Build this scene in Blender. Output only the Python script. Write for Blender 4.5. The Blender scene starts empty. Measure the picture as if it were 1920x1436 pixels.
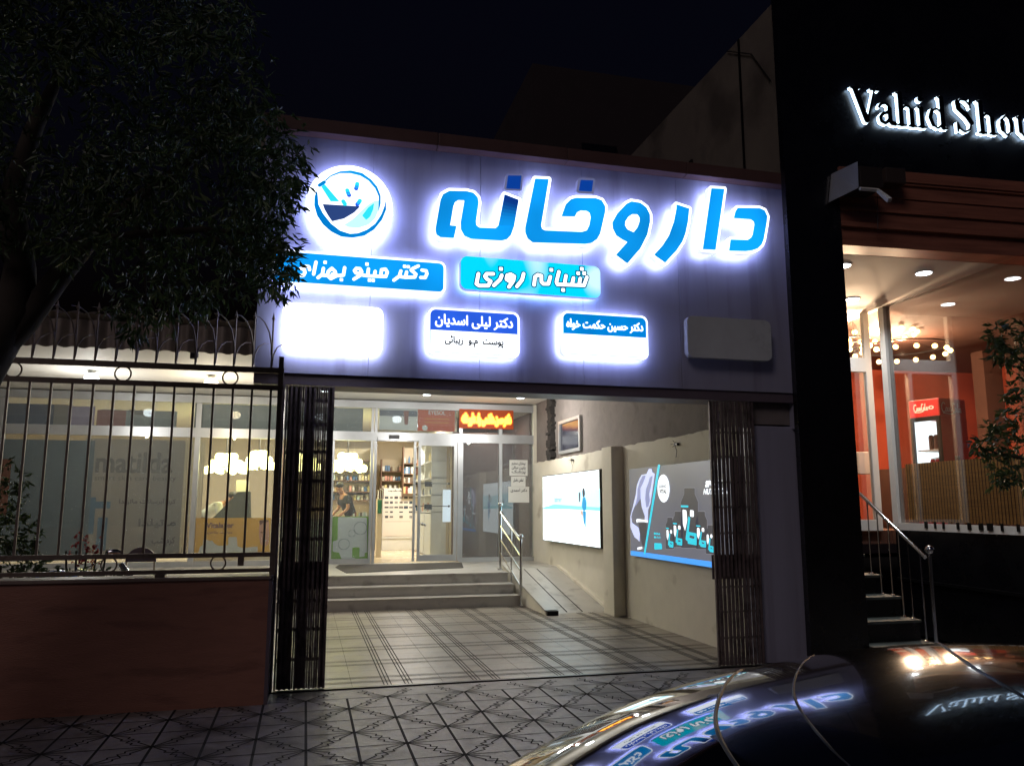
import bpy, math, random, unicodedata
import numpy as np
from mathutils import Vector, Matrix, noise
random.seed(7)
S = bpy.context.scene
COL = S.collection
R = math.radians
# ---------------------------------------------------------------- camera
FPX, YAW, PITCH, HC = 1483.1, R(14.467), R(8.844), 1.68
cam = bpy.data.cameras.new('camera'); camo = bpy.data.objects.new('camera', cam); COL.objects.link(camo)
cam.sensor_width = 36; cam.lens = FPX/1920*36; cam.clip_end = 500; cam.clip_start = .05
camo.location = (0, 0, HC); camo.rotation_euler = (R(90)+PITCH, 0, -YAW)
S.camera = camo
S.view_settings.view_transform = 'Standard'; S.view_settings.look = 'None'
S.view_settings.exposure = 0.0; S.view_settings.gamma = 1.0
S.cycles.use_denoising = True
try: S.cycles.denoiser = 'OPENIMAGEDENOISE'
except Exception: pass
S.cycles.max_bounces = 8; S.cycles.transparent_max_bounces = 16; S.cycles.sample_clamp_indirect = 4.0
S.cycles.caustics_reflective = False; S.cycles.caustics_refractive = False
# ---------------------------------------------------------------- night sky
W = bpy.data.worlds.new('World'); S.world = W; W.use_nodes = True
wn = W.node_tree.nodes; wl = W.node_tree.links
bg = wn['Background']
sky = wn.new('ShaderNodeTexSky'); sky.sky_type = 'NISHITA'; sky.sun_disc = False
sky.sun_elevation = R(-4); sky.sun_rotation = R(190)
tint = wn.new('ShaderNodeMix'); tint.data_type = 'RGBA'; tint.blend_type = 'MULTIPLY'; tint.inputs[0].default_value = 1; tint.inputs[7].default_value = (.72, .75, 1.45, 1)
wl.new(sky.outputs[0], tint.inputs[6]); wl.new(tint.outputs[2], bg.inputs[0]); bg.inputs[1].default_value = 0.12
sun = bpy.data.lights.new('night_fill_sun', 'SUN'); sun.energy = .30; sun.angle = R(22); sun.color = (1.0, .84, .86)  # added warm fill, standing in for street lamps out of view
suno = bpy.data.objects.new('night_fill_sun', sun); COL.objects.link(suno); suno.rotation_euler = (R(55), 0, R(-42))
# ---------------------------------------------------------------- helpers: unprojection used to size things on real planes
cy_, sy_, cp_, sp_ = math.cos(YAW), math.sin(YAW), math.cos(PITCH), math.sin(PITCH)
_f = Vector((sy_*cp_, cy_*cp_, sp_)); _r = Vector((cy_, -sy_, 0)); _u = _r.cross(_f)
C0 = Vector((0, 0, HC))
def ray(x, y): return _f + _r*((x-960)/FPX) + _u*((718-y)/FPX)
def atY(x, y, Y): d = ray(x, y); return C0 + d*(Y/d.y)
def atX(x, y, X): d = ray(x, y); return C0 + d*(X/d.x)
def atZ(x, y, Z=0): d = ray(x, y); return C0 + d*((Z-HC)/d.z)
# cafe frame (turned a few degrees)
CO = Vector((5.93, 7.6, 0)); CA = R(-4)
CM = Matrix.Translation(CO) @ Matrix.Rotation(CA, 4, 'Z'); CMI = CM.inverted()
def cY(x, y, Y=0.0):
    o = CMI @ C0; d = (CMI.to_3x3() @ ray(x, y)); return o + d*((Y-o.y)/d.y)
def cX(x, y, X):
    o = CMI @ C0; d = (CMI.to_3x3() @ ray(x, y)); return o + d*((X-o.x)/d.x)
def cZ(x, y, Z):
    o = CMI @ C0; d = (CMI.to_3x3() @ ray(x, y)); return o + d*((Z-o.z)/d.z)
# ---------------------------------------------------------------- materials
def srgb(h):
    if isinstance(h, str):
        h = h.lstrip('#'); c = [int(h[i:i+2], 16)/255 for i in (0, 2, 4)]
        return tuple(((v+.055)/1.055)**2.4 if v > .04045 else v/12.92 for v in c)
    return tuple(h)
def mat(name, col, rough=.6, metal=0., spec=.5, noise_amt=0., scale=8., bump=0., coat=0., stretch=None, bscale=None, wear=None):
    m = bpy.data.materials.new(name); m.use_nodes = True
    nt = m.node_tree; b = nt.nodes['Principled BSDF']; c = srgb(col)
    b.inputs['Base Color'].default_value = (*c, 1); b.inputs['Roughness'].default_value = rough
    b.inputs['Metallic'].default_value = metal; b.inputs['Specular IOR Level'].default_value = spec
    if coat: b.inputs['Coat Weight'].default_value = coat; b.inputs['Coat Roughness'].default_value = .03
    if noise_amt or bump:
        tc = nt.nodes.new('ShaderNodeTexCoord'); mp = nt.nodes.new('ShaderNodeMapping')
        if stretch: mp.inputs['Scale'].default_value = stretch
        nt.links.new(tc.outputs['Object'], mp.inputs[0])
        n = nt.nodes.new('ShaderNodeTexNoise'); n.inputs['Scale'].default_value = scale; n.inputs['Detail'].default_value = 8
        n.inputs['Roughness'].default_value = .65
        nt.links.new(mp.outputs[0], n.inputs['Vector'])
        if noise_amt:
            r = nt.nodes.new('ShaderNodeValToRGB'); e = r.color_ramp.elements
            e[0].position = .3; e[1].position = .72
            lo = tuple(max(0, v*(1-noise_amt)) for v in c); hi = tuple(min(1, v*(1+noise_amt*.7)) for v in c)
            e[0].color = (*lo, 1); e[1].color = (*hi, 1)
            nt.links.new(n.outputs[0], r.inputs[0]); out = r.outputs[0]
            if wear:   # blotchy stains of another colour
                n2 = nt.nodes.new('ShaderNodeTexNoise'); n2.inputs['Scale'].default_value = wear[1]; n2.inputs['Detail'].default_value = 10
                nt.links.new(mp.outputs[0], n2.inputs['Vector'])
                r2 = nt.nodes.new('ShaderNodeValToRGB'); r2.color_ramp.elements[0].position = wear[2]; r2.color_ramp.elements[1].position = wear[2]+.12
                nt.links.new(n2.outputs[0], r2.inputs[0])
                mx = nt.nodes.new('ShaderNodeMix'); mx.data_type = 'RGBA'
                ml = nt.nodes.new('ShaderNodeMath'); ml.operation = 'MULTIPLY'; ml.inputs[1].default_value = wear[3]
                nt.links.new(r2.outputs[0], ml.inputs[0]); nt.links.new(ml.outputs[0], mx.inputs[0])
                nt.links.new(out, mx.inputs[6]); mx.inputs[7].default_value = (*srgb(wear[0]), 1); out = mx.outputs[2]
            nt.links.new(out, b.inputs['Base Color'])
            mr = nt.nodes.new('ShaderNodeMapRange'); mr.inputs[3].default_value = max(.02, rough-.12); mr.inputs[4].default_value = min(1, rough+.12)
            nt.links.new(n.outputs[0], mr.inputs[0]); nt.links.new(mr.outputs[0], b.inputs['Roughness'])
        if bump:
            nb = n
            if bscale:
                nb = nt.nodes.new('ShaderNodeTexNoise'); nb.inputs['Scale'].default_value = bscale; nb.inputs['Detail'].default_value = 6
                nt.links.new(mp.outputs[0], nb.inputs['Vector'])
            bp = nt.nodes.new('ShaderNodeBump'); bp.inputs['Strength'].default_value = bump; bp.inputs['Distance'].default_value = .01
            nt.links.new(nb.outputs[0], bp.inputs['Height']); nt.links.new(bp.outputs[0], b.inputs['Normal'])
    return m
def emit(name, col, st, sample=False, base=None, var=0., vscale=3.):
    m = bpy.data.materials.new(name); m.use_nodes = True; nt = m.node_tree
    b = nt.nodes['Principled BSDF']; c = srgb(col)
    b.inputs['Base Color'].default_value = (*(srgb(base) if base else tuple(v*.6 for v in c)), 1)
    b.inputs['Emission Color'].default_value = (*c, 1); b.inputs['Emission Strength'].default_value = st
    b.inputs['Roughness'].default_value = .35
    if var:     # uneven backlighting through the acrylic
        tc = nt.nodes.new('ShaderNodeTexCoord'); n = nt.nodes.new('ShaderNodeTexNoise'); n.inputs['Scale'].default_value = vscale
        n.inputs['Detail'].default_value = 1
        nt.links.new(tc.outputs['Object'], n.inputs['Vector'])
        mr = nt.nodes.new('ShaderNodeMapRange'); mr.inputs[1].default_value = .3; mr.inputs[2].default_value = .7
        mr.inputs[3].default_value = st*(1-var); mr.inputs[4].default_value = st*(1+var)
        nt.links.new(n.outputs[0], mr.inputs[0]); nt.links.new(mr.outputs[0], b.inputs['Emission Strength'])
    m.cycles.emission_sampling = 'FRONT' if sample else 'NONE'
    return m
def glass(name, tint=(.9, .95, .95), refl=1.0, rough=0.0, haze=0.0):
    m = bpy.data.materials.new(name); m.use_nodes = True; nt = m.node_tree; nt.nodes.clear()
    o = nt.nodes.new('ShaderNodeOutputMaterial'); t = nt.nodes.new('ShaderNodeBsdfTransparent'); g = nt.nodes.new('ShaderNodeBsdfGlossy')
    t.inputs[0].default_value = (*tint, 1); g.inputs['Roughness'].default_value = rough
    f = nt.nodes.new('ShaderNodeFresnel'); ge = nt.nodes.new('ShaderNodeNewGeometry'); io = nt.nodes.new('ShaderNodeMapRange'); io.inputs[3].default_value = 1.5; io.inputs[4].default_value = 1/1.5
    nt.links.new(ge.outputs['Backfacing'], io.inputs[0]); nt.links.new(io.outputs[0], f.inputs[0])
    k = nt.nodes.new('ShaderNodeMath'); k.operation = 'MULTIPLY'; k.inputs[1].default_value = refl; k.use_clamp = True
    nt.links.new(f.outputs[0], k.inputs[0])
    mx = nt.nodes.new('ShaderNodeMixShader'); nt.links.new(k.outputs[0], mx.inputs[0])
    nt.links.new(t.outputs[0], mx.inputs[1]); nt.links.new(g.outputs[0], mx.inputs[2])
    last = mx
    if haze:
        d = nt.nodes.new('ShaderNodeBsdfDiffuse'); d.inputs[0].default_value = (.55, .58, .6, 1)
        m2 = nt.nodes.new('ShaderNodeMixShader'); m2.inputs[0].default_value = haze
        nt.links.new(mx.outputs[0], m2.inputs[1]); nt.links.new(d.outputs[0], m2.inputs[2]); last = m2
    nt.links.new(last.outputs[0], o.inputs[0]); return m
# ---------------------------------------------------------------- mesh builder
class MB:
    def __init__(s, xf=None): s.v = []; s.f = []; s.mi = []; s.xf = xf; s.sm = []
    def add(s, vs, fs, mi=0, smooth=False):
        o = len(s.v); s.v += [tuple(v) for v in vs]; s.f += [tuple(i+o for i in f) for f in fs]
        s.mi += [mi]*len(fs); s.sm += [smooth]*len(fs); return s
    def box(s, x0, x1, y0, y1, z0, z1, mi=0, bev=0.0):
        x0, x1 = min(x0, x1), max(x0, x1); y0, y1 = min(y0, y1), max(y0, y1); z0, z1 = min(z0, z1), max(z0, z1)
        if bev > 0:
            b = min(bev, (x1-x0)*.45, (y1-y0)*.45, (z1-z0)*.45)
            import bmesh
            bm = bmesh.new(); bmesh.ops.create_cube(bm, size=1)
            for v in bm.verts: v.co = Vector(((x0+x1)/2+v.co.x*(x1-x0), (y0+y1)/2+v.co.y*(y1-y0), (z0+z1)/2+v.co.z*(z1-z0)))
            bmesh.ops.bevel(bm, geom=list(bm.edges), offset=b, segments=2, affect='EDGES', profile=.6)
            bm.verts.index_update()
            s.add([v.co[:] for v in bm.verts], [[v.index for v in f.verts] for f in bm.faces], mi); bm.free(); return s
        vs = [(x, y, z) for x in (x0, x1) for y in (y0, y1) for z in (z0, z1)]
        return s.add(vs, [(0, 1, 3, 2), (4, 6, 7, 5), (0, 4, 5, 1), (2, 3, 7, 6), (0, 2, 6, 4), (1, 5, 7, 3)], mi)
    def quad(s, a, b, c, d, mi=0): return s.add([a, b, c, d], [(0, 1, 2, 3)], mi)
    def tube(s, pts, r, n=8, mi=0, caps=True):
        pts = [Vector(p) for p in pts]; rr = r if isinstance(r, (list, tuple)) else [r]*len(pts)
        rings = []; up = Vector((0, 0, 1)); prev = None
        for i, p in enumerate(pts):
            t = (pts[min(i+1, len(pts)-1)]-pts[max(i-1, 0)]); t = t.normalized() if t.length > 1e-9 else Vector((0, 0, 1))
            a = prev if prev is not None else (Vector((1, 0, 0)) if abs(t.z) > .9 else up)
            a = (a - t*a.dot(t)); a = a.normalized() if a.length > 1e-6 else t.orthogonal().normalized(); prev = a
            b = t.cross(a); rings.append([p + (a*math.cos(2*math.pi*k/n)+b*math.sin(2*math.pi*k/n))*rr[i] for k in range(n)])
        vs = [v for g in rings for v in g]; fs = []
        for i in range(len(rings)-1):
            for k in range(n): fs.append((i*n+k, i*n+(k+1) % n, (i+1)*n+(k+1) % n, (i+1)*n+k))
        if caps: fs += [tuple(range(n-1, -1, -1)), tuple((len(rings)-1)*n+k for k in range(n))]
        return s.add(vs, fs, mi, True)
    def ring(s, c, R_, r, axis='y', n=28, m=8, mi=0, a0=0, a1=2*math.pi):
        c = Vector(c); pts = []
        full = abs(a1-a0-2*math.pi) < 1e-6; vs = []; fs = []; cnt = n if full else n+1
        for i in range(cnt):
            a = a0+(a1-a0)*i/n
            e = {'y': Vector((math.cos(a), 0, math.sin(a))), 'z': Vector((math.cos(a), math.sin(a), 0)), 'x': Vector((0, math.cos(a), math.sin(a)))}[axis]
            w = {'y': Vector((0, 1, 0)), 'z': Vector((0, 0, 1)), 'x': Vector((1, 0, 0))}[axis]
            for k in range(m):
                b = 2*math.pi*k/m; vs.append(c+e*(R_+r*math.cos(b))+w*(r*math.sin(b)))
        for i in range(n if full else n):
            j = (i+1) % cnt
            for k in range(m): fs.append((i*m+k, i*m+(k+1) % m, j*m+(k+1) % m, j*m+k))
        return s.add(vs, fs, mi, True)
    def lathe(s, c, prof, n=20, mi=0, axis='z'):
        c = Vector(c); vs = []; fs = []
        for r, h in prof:
            for k in range(n):
                a = 2*math.pi*k/n
                vs.append(c+(Vector((r*math.cos(a), r*math.sin(a), h)) if axis == 'z' else Vector((r*math.cos(a), h, r*math.sin(a))) if axis == 'y' else Vector((h, r*math.cos(a), r*math.sin(a)))))
        for i in range(len(prof)-1):
            for k in range(n): fs.append((i*n+k, i*n+(k+1) % n, (i+1)*n+(k+1) % n, (i+1)*n+k))
        fs += [tuple(range(n)), tuple((len(prof)-1)*n+k for k in range(n))]
        return s.add(vs, fs, mi, True)
    def sphere(s, c, r, n=12, m=8, mi=0, sq=(1, 1, 1)):
        c = Vector(c); vs = []; fs = []
        for i in range(m+1):
            ph = math.pi*i/m
            for k in range(n):
                a = 2*math.pi*k/n; vs.append(c+Vector((r*math.sin(ph)*math.cos(a)*sq[0], r*math.sin(ph)*math.sin(a)*sq[1], r*math.cos(ph)*sq[2])))
        for i in range(m):
            for k in range(n): fs.append((i*n+k, (i+1)*n+k, (i+1)*n+(k+1) % n, i*n+(k+1) % n))
        return s.add(vs, fs, mi, True)
    def prism(s, poly, y0, y1, mi=0, axis='y'):
        n = len(poly)
        g = (lambda u, v, w: (u, w, v)) if axis == 'y' else (lambda u, v, w: (w, u, v)) if axis == 'x' else (lambda u, v, w: (u, v, w))
        vs = [g(u, v, y0) for u, v in poly]+[g(u, v, y1) for u, v in poly]
        fs = [tuple(range(n)), tuple(range(2*n-1, n-1, -1))]+[(i, (i+1) % n, n+(i+1) % n, n+i) for i in range(n)]
        return s.add(vs, fs, mi)
    def build(s, name, mats, parent=None, **kw):
        vs = s.v
        if s.xf is not None: vs = [tuple(s.xf @ Vector(v)) for v in vs]
        me = bpy.data.meshes.new(name); me.from_pydata(vs, [], s.f)
        if not isinstance(mats, (list, tuple)): mats = [mats]
        for m in mats: me.materials.append(m)
        me.polygons.foreach_set('material_index', s.mi); me.polygons.foreach_set('use_smooth', s.sm)
        me.update()
        if any(s.sm):
            try: me.set_sharp_from_angle(angle=R(40))
            except Exception: pass
        import bmesh
        if len(vs) < 60000:
            bm = bmesh.new(); bm.from_mesh(me); bmesh.ops.recalc_face_normals(bm, faces=bm.faces); bm.to_mesh(me); bm.free()
        o = bpy.data.objects.new(name, me); COL.objects.link(o)
        if parent is not None:
            o.parent = parent; o.matrix_parent_inverse = parent.matrix_world.inverted() if False else Matrix.Translation(-Vector(parent.location))
        tag(o, **kw); return o
def tag(o, label=None, cat=None, group=None, kind=None):
    if label: o['label'] = label
    if cat: o['category'] = cat
    if group: o['group'] = group
    if kind: o['kind'] = kind
    return o
def thing(name, label, cat, loc=(0, 0, 0), group=None, kind=None):
    o = bpy.data.objects.new(name, None); COL.objects.link(o); o.location = loc; o.empty_display_size = .1
    return tag(o, label, cat, group, kind)
def child(o, parent):
    o.parent = parent; o.matrix_parent_inverse = Matrix.Translation(-Vector(parent.location)); return o
def kids(o): return [c for c in bpy.data.objects if c.parent == o]
def dup(o, delta, label=None):
    delta = Vector(delta); m = {}
    def rec(s, par):
        c = s.copy(); COL.objects.link(c)
        if par is not None: c.parent = par
        for k in kids(s):
            if k.name not in m: m[k.name] = 1; rec(k, c)
        return c
    r = rec(o, None); r.location = Vector(o.location)+delta
    if label: r['label'] = label
    return r
def copy_tree(o, loc, label=None, rotz=None):
    """copy thing + parts (+ sub-parts) in plain loops"""
    r = o.copy(); COL.objects.link(r); r.location = loc
    if rotz is not None: r.rotation_euler[2] = rotz
    if label: r['label'] = label
    for ch in list(o.children):
        c = ch.copy(); COL.objects.link(c); c.parent = r
        for g in list(ch.children):
            d = g.copy(); COL.objects.link(d); d.parent = c
    return r
# ---------------------------------------------------------------- flat shapes from signed distances (letters, logos, rounded plates)
def seg_d(P, A, B):
    d = B-A; L = (d*d).sum()
    t = np.clip(((P-A)@d)/(L+1e-12), 0, 1)
    q = P-(A+t[:, None]*d); return np.sqrt((q*q).sum(1))
def sd_stroke(P, pts, r):
    pts = np.array(pts, float); out = np.full(len(P), 1e9)
    if len(pts) == 1: return np.hypot(*(P-pts[0]).T)-r
    for a, b in zip(pts[:-1], pts[1:]): out = np.minimum(out, seg_d(P, a, b))
    return out-r
def sd_polys(P, polys):
    """polygons under the non-zero winding rule"""
    d = np.full(len(P), 1e9); w = np.zeros(len(P))
    for pl in polys:
        pl = np.array(pl, float); n = len(pl)
        for i in range(n):
            a, b = pl[i], pl[(i+1) % n]
            d = np.minimum(d, seg_d(P, a, b))
            up = (a[1] <= P[:, 1]) & (b[1] > P[:, 1]); dn = (a[1] > P[:, 1]) & (b[1] <= P[:, 1])
            cr = (b[0]-a[0])*(P[:, 1]-a[1])-(P[:, 0]-a[0])*(b[1]-a[1])
            w += (up & (cr > 0)).astype(int)-(dn & (cr < 0)).astype(int)
    return np.where(w != 0, -d, d)
def sd_box(P, c, h, r):
    q = np.abs(P-np.array(c))-(np.array(h)-r)
    return np.hypot(np.maximum(q[:, 0], 0), np.maximum(q[:, 1], 0))+np.minimum(np.maximum(q[:, 0], q[:, 1]), 0)-r
def field_mesh(mb, fn, bounds, res, put, d0, d1=None, mi=0, mi_side=None, back=False, mi_back=None):
    """mesh of fn<0: front at depth d0, walls to d1; put(u, v, depth) -> point"""
    u0, v0, u1, v1 = bounds; nu = max(2, int((u1-u0)/res)+1); nv = max(2, int((v1-v0)/res)+1)
    us = np.linspace(u0, u1, nu); vs_ = np.linspace(v0, v1, nv)
    U, V = np.meshgrid(us, vs_); F = fn(np.stack([U.ravel(), V.ravel()], 1)).reshape(nv, nu)
    F = np.where(np.abs(F) < 1e-7, 1e-7, F); IN = F < 0
    fr = []; segs = []
    for j in range(nv-1):
        i = 0
        while i < nu-1:
            a = (IN[j, i], IN[j, i+1], IN[j+1, i+1], IN[j+1, i])
            if all(a):
                k = i
                while k < nu-1 and IN[j, k] and IN[j, k+1] and IN[j+1, k] and IN[j+1, k+1]: k += 1
                fr.append([(us[i], vs_[j]), (us[k], vs_[j]), (us[k], vs_[j+1]), (us[i], vs_[j+1])]); i = k; continue
            if any(a):
                c = [(us[i], vs_[j], F[j, i]), (us[i+1], vs_[j], F[j, i+1]), (us[i+1], vs_[j+1], F[j+1, i+1]), (us[i], vs_[j+1], F[j+1, i])]
                poly = []; cr = []
                for k in range(4):
                    p, q = c[k], c[(k+1) % 4]
                    if p[2] < 0: poly.append((p[0], p[1]))
                    if (p[2] < 0) != (q[2] < 0):
                        t = p[2]/(p[2]-q[2]); x = (p[0]+(q[0]-p[0])*t, p[1]+(q[1]-p[1])*t); poly.append(x); cr.append((x, p[2] < 0))
                if len(poly) > 2: fr.append(poly)
                if len(cr) == 2: segs.append((cr[0][0], cr[1][0]) if cr[0][1] else (cr[1][0], cr[0][0]))
                elif len(cr) == 4: segs += [(cr[0][0], cr[1][0]), (cr[2][0], cr[3][0])]
            i += 1
    for p in fr:
        mb.add([put(u, v, d0) for u, v in p], [tuple(range(len(p)))], mi)
        if back: mb.add([put(u, v, d1) for u, v in p], [tuple(range(len(p)-1, -1, -1))], mi_back if mi_back is not None else mi)
    if d1 is not None:
        for a, b in segs:
            mb.add([put(*a, d0), put(*b, d0), put(*b, d1), put(*a, d1)], [(0, 1, 2, 3)], mi if mi_side is None else mi_side)
    return mb
def build_flat(mb, name, mats, parent=None, **kw):
    """as MB.build but keeps winding"""
    vs = mb.v
    if mb.xf is not None: vs = [tuple(mb.xf @ Vector(v)) for v in vs]
    me = bpy.data.meshes.new(name); me.from_pydata(vs, [], mb.f)
    for m in (mats if isinstance(mats, (list, tuple)) else [mats]): me.materials.append(m)
    me.polygons.foreach_set('material_index', mb.mi); me.update()
    o = bpy.data.objects.new(name, me); COL.objects.link(o)
    if parent is not None: o.parent = parent; o.matrix_parent_inverse = Matrix.Translation(-Vector(parent.location))
    return tag(o, **kw)
_F = {}
for _c in list(range(0xFB50, 0xFC00))+list(range(0xFE70, 0xFEFD)):
    _d = unicodedata.decomposition(chr(_c)).split()
    if len(_d) == 2 and _d[0] in ('<isolated>', '<initial>', '<medial>', '<final>'): _F.setdefault(chr(int(_d[1], 16)), {})[_d[0][1:4]] = chr(_c)
def farsi(s):
    o = []
    can = lambda c, k: c in _F and k in _F[c]
    for i, c in enumerate(s):
        if c not in _F: o.append(c); continue
        pj = i > 0 and can(s[i-1], 'ini') and can(c, 'fin'); nj = i < len(s)-1 and can(c, 'ini') and can(s[i+1], 'fin')
        o.append(_F[c].get('med' if pj and nj else 'fin' if pj else 'ini' if nj else 'iso', c))
    return ''.join(reversed(o))
def glyphs(text, shear=0.):
    """outlines of a line of text, unit size, as polygons"""
    c = bpy.data.curves.new('t', 'FONT'); c.body = text; c.resolution_u = 4; c.shear = shear
    o = bpy.data.objects.new('t', c); COL.objects.link(o)
    dg = bpy.context.evaluated_depsgraph_get(); cc = o.to_curve(dg); polys = []
    for sp in cc.splines:
        b = sp.bezier_points; n = len(b); pl = []
        for i in range(n):
            p, q = b[i], b[(i+1) % n]; a, h1, h2, d = p.co, p.handle_right, q.handle_left, q.co
            for k in range(3):
                t = k/3; pt = a*(1-t)**3+h1*3*t*(1-t)**2+h2*3*t*t*(1-t)+d*t**3; pl.append((pt.x, pt.y))
        if n: polys.append(pl)
    o.to_curve_clear(); bpy.data.objects.remove(o); bpy.data.curves.remove(c)
    return polys
def text_mesh(mb, text, box, put, d0, d1=None, bold=0., mi=0, mi_side=None, res=None, shear=0., keep=False, back=False, mi_back=None):
    """text fitted to box=(u0, v0, u1, v1)"""
    pl = glyphs(text, shear); A = np.array([p for q in pl for p in q]); lo, hi = A.min(0), A.max(0)
    u0, v0, u1, v1 = box; sx = (u1-u0-2*bold)/(hi[0]-lo[0]); sy = (v1-v0-2*bold)/(hi[1]-lo[1])
    if keep: sx = sy = min(sx, sy)
    P = [[((x-lo[0])*sx+u0+bold, (y-lo[1])*sy+v0+bold) for x, y in q] for q in pl]
    res = res or (v1-v0)/22
    return field_mesh(mb, lambda Q: sd_polys(Q, P)-bold, (u0-res, v0-res, u1+res, v1+res), res, put, d0, d1, mi, mi_side, back, mi_back)
FY = 7.86      # gate / fascia plane
SY = 16.97     # shop front plane
FZ = .51       # shop floor level
# ================================================================= materials
M = dict(
 paver=mat('paver', '#8d8784', .48, noise_amt=.42, scale=4, bump=.25, bscale=60, wear=('#3d3937', 2.0, .50, .65)),
 groove=mat('groove', '#2f2d2c', .9, noise_amt=.4, scale=9),
 tile=mat('courtyard_tile', '#968e81', .34, noise_amt=.18, scale=3.5, bump=.12, bscale=70, wear=('#5a5349', 1.3, .56, .5)),
 tgroove=mat('tile_groove', '#3a352e', .7, noise_amt=.4, scale=6),
 asphalt=mat('asphalt', '#2b2b2d', .85, noise_amt=.3, scale=40, bump=.5),
 kerb=mat('kerb', '#77736c', .8, noise_amt=.2, scale=12, bump=.3),
 earth=mat('earth', '#1c1a17', .95),
 granite=mat('granite', '#9a6a58', .5, noise_amt=.12, scale=4, bump=.5, bscale=30, stretch=(1, 1, 5), wear=('#5a3a30', 1.6, .55, .4)),
 coping=mat('coping', '#8a7a70', .5, noise_amt=.2, scale=6),
 iron=mat('iron', '#75685f', .5, metal=.25, noise_amt=.2, scale=30, wear=('#5b3a26', 14, .6, .5)),
 acp=mat('composite_panel', '#a3a3b6', .42, metal=.15, noise_amt=.07, scale=1.3, stretch=(6, 1, .35), wear=('#6b6673', .9, .55, .35)),
 acpd=mat('composite_dark', '#6a5f68', .45, metal=.1, noise_amt=.1, scale=3),
 lip=mat('brown_cladding', '#5e443f', .5, noise_amt=.15, scale=4),
 gate=mat('gate_steel', '#6e6160', .5, metal=.2, noise_amt=.2, scale=20, wear=('#2a2424', 7, .5, .6)),
 plaster=mat('cream_plaster', '#d8d2c2', .8, noise_amt=.06, scale=3, bump=.12, bscale=25, wear=('#8d806c', 1.9, .60, .5)),
 cement=mat('rough_cement', '#7c7470', .95, noise_amt=.15, scale=5, bump=.4, bscale=22, wear=('#4a4340', 2.5, .58, .5)),
 towerw=mat('party_wall', '#6d655d', .95, noise_amt=.15, scale=1.5, bump=.3, bscale=12, wear=('#3b3531', .8, .52, .7)),
 farw=mat('far_brick', '#2e2528', .95, noise_amt=.2, scale=2),
 marble=mat('step_marble', '#b0aca4', .35, noise_amt=.12, scale=2.5, bump=.05, wear=('#6f6a63', 3.2, .56, .5)),
 white=mat('white_paint', '#d4d2cc', .6, noise_amt=.05, scale=3),
 soffit=mat('soffit_paint', '#cfccc4', .7, noise_amt=.05, scale=2, wear=('#9f998c', 1.2, .6, .5)),
 corr=mat('corrugated_sheet', '#857b72', .5, metal=.3, noise_amt=.2, scale=5, wear=('#4f453e', 2.5, .5, .5)),
 alu=mat('aluminium', '#b4b6b8', .35, metal=.55, noise_amt=.05, scale=6),
 chrome=mat('chrome', '#c9ccd0', .12, metal=1.),
 darkm=mat('dark_metal', '#141416', .35, metal=.4),
 black=mat('black_plastic', '#0d0d0f', .4),
 blackstone=mat('black_stone', '#0e0e12', .28, noise_amt=.3, scale=3, spec=.5),
 wood=mat('dark_wood_slats', '#9a6450', .38, noise_amt=.35, scale=2, stretch=(.5, 6, 9)),
 blindm=mat('bamboo_blind', '#c9964e', .7, noise_amt=.3, scale=6, stretch=(.4, .4, 9)),
 red=mat('red_wall', '#ad4a30', .7, noise_amt=.12, scale=2),
 redl=mat('fridge_red', '#b3121c', .3),
 brown=mat('brown_wall', '#57382c', .8, noise_amt=.15, scale=2),
 floorin=mat('shop_floor', '#cdbba0', .25, noise_amt=.04, scale=2),
 wallin=mat('shop_wall', '#c6b79d', .7, noise_amt=.04, scale=2),
 shelf=mat('shelf_wood', '#6d4f38', .5, noise_amt=.15, scale=6),
 rubber=mat('rubber_mat', '#3b3734', .9, noise_amt=.2, scale=40, bump=.5),
 bark=mat('bark', '#3a332b', .95, noise_amt=.3, scale=9, bump=.9, stretch=(1, 1, .3)),
)
def tlum(name, col, tr):
    m = mat(name, col, .5); nt = m.node_tree; b = nt.nodes['Principled BSDF']; o = nt.nodes['Material Output']
    t = nt.nodes.new('ShaderNodeBsdfTranslucent'); t.inputs[0].default_value = (*tuple(v*1.2 for v in srgb(col)), 1)
    mx = nt.nodes.new('ShaderNodeMixShader'); mx.inputs[0].default_value = tr
    nt.links.new(b.outputs[0], mx.inputs[1]); nt.links.new(t.outputs[0], mx.inputs[2]); nt.links.new(mx.outputs[0], o.inputs[0]); return m
M['leafA'] = tlum('leaf_dark', '#2c3d22', .25); M['leafB'] = tlum('leaf_mid', '#3c4f2b', .25); M['leafC'] = tlum('leaf_olive', '#54603a', .3)
# lit sign faces
LED = (.62, .66, 1.0)
M['halo'] = emit('led_halo', (.48, .54, 1.0), 15, True)
M['acrylic'] = emit('acrylic_white_lit', (.86, .92, 1.0), 1.9, False, '#dfe4ee')
M['acrside'] = emit('acrylic_side_lit', (.74, .80, 1.0), 1.05, False, '#dfe4ee', .3, 9)
M['blue'] = emit('vinyl_blue_lit', (.004, .36, .98), .95, False, '#0b5fc0', .25, 1.6)
M['bluedim'] = emit('vinyl_blue_dim', (.004, .08, .55), .55, False, '#123a90')
M['sideoff'] = emit('acrylic_dim', (.30, .33, .62), .35, False, '#8a8fb0')
M['cyan'] = emit('vinyl_cyan_lit', (.02, .80, 1.0), 1.15, False, '#18b5d0')
q_n = M['cyan'].node_tree; q_b = q_n.nodes['Principled BSDF']; q_t = q_n.nodes.new('ShaderNodeTexCoord'); q_z = q_n.nodes.new('ShaderNodeTexNoise'); q_z.inputs['Scale'].default_value = 2.4; q_z.inputs['Detail'].default_value = 0
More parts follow.
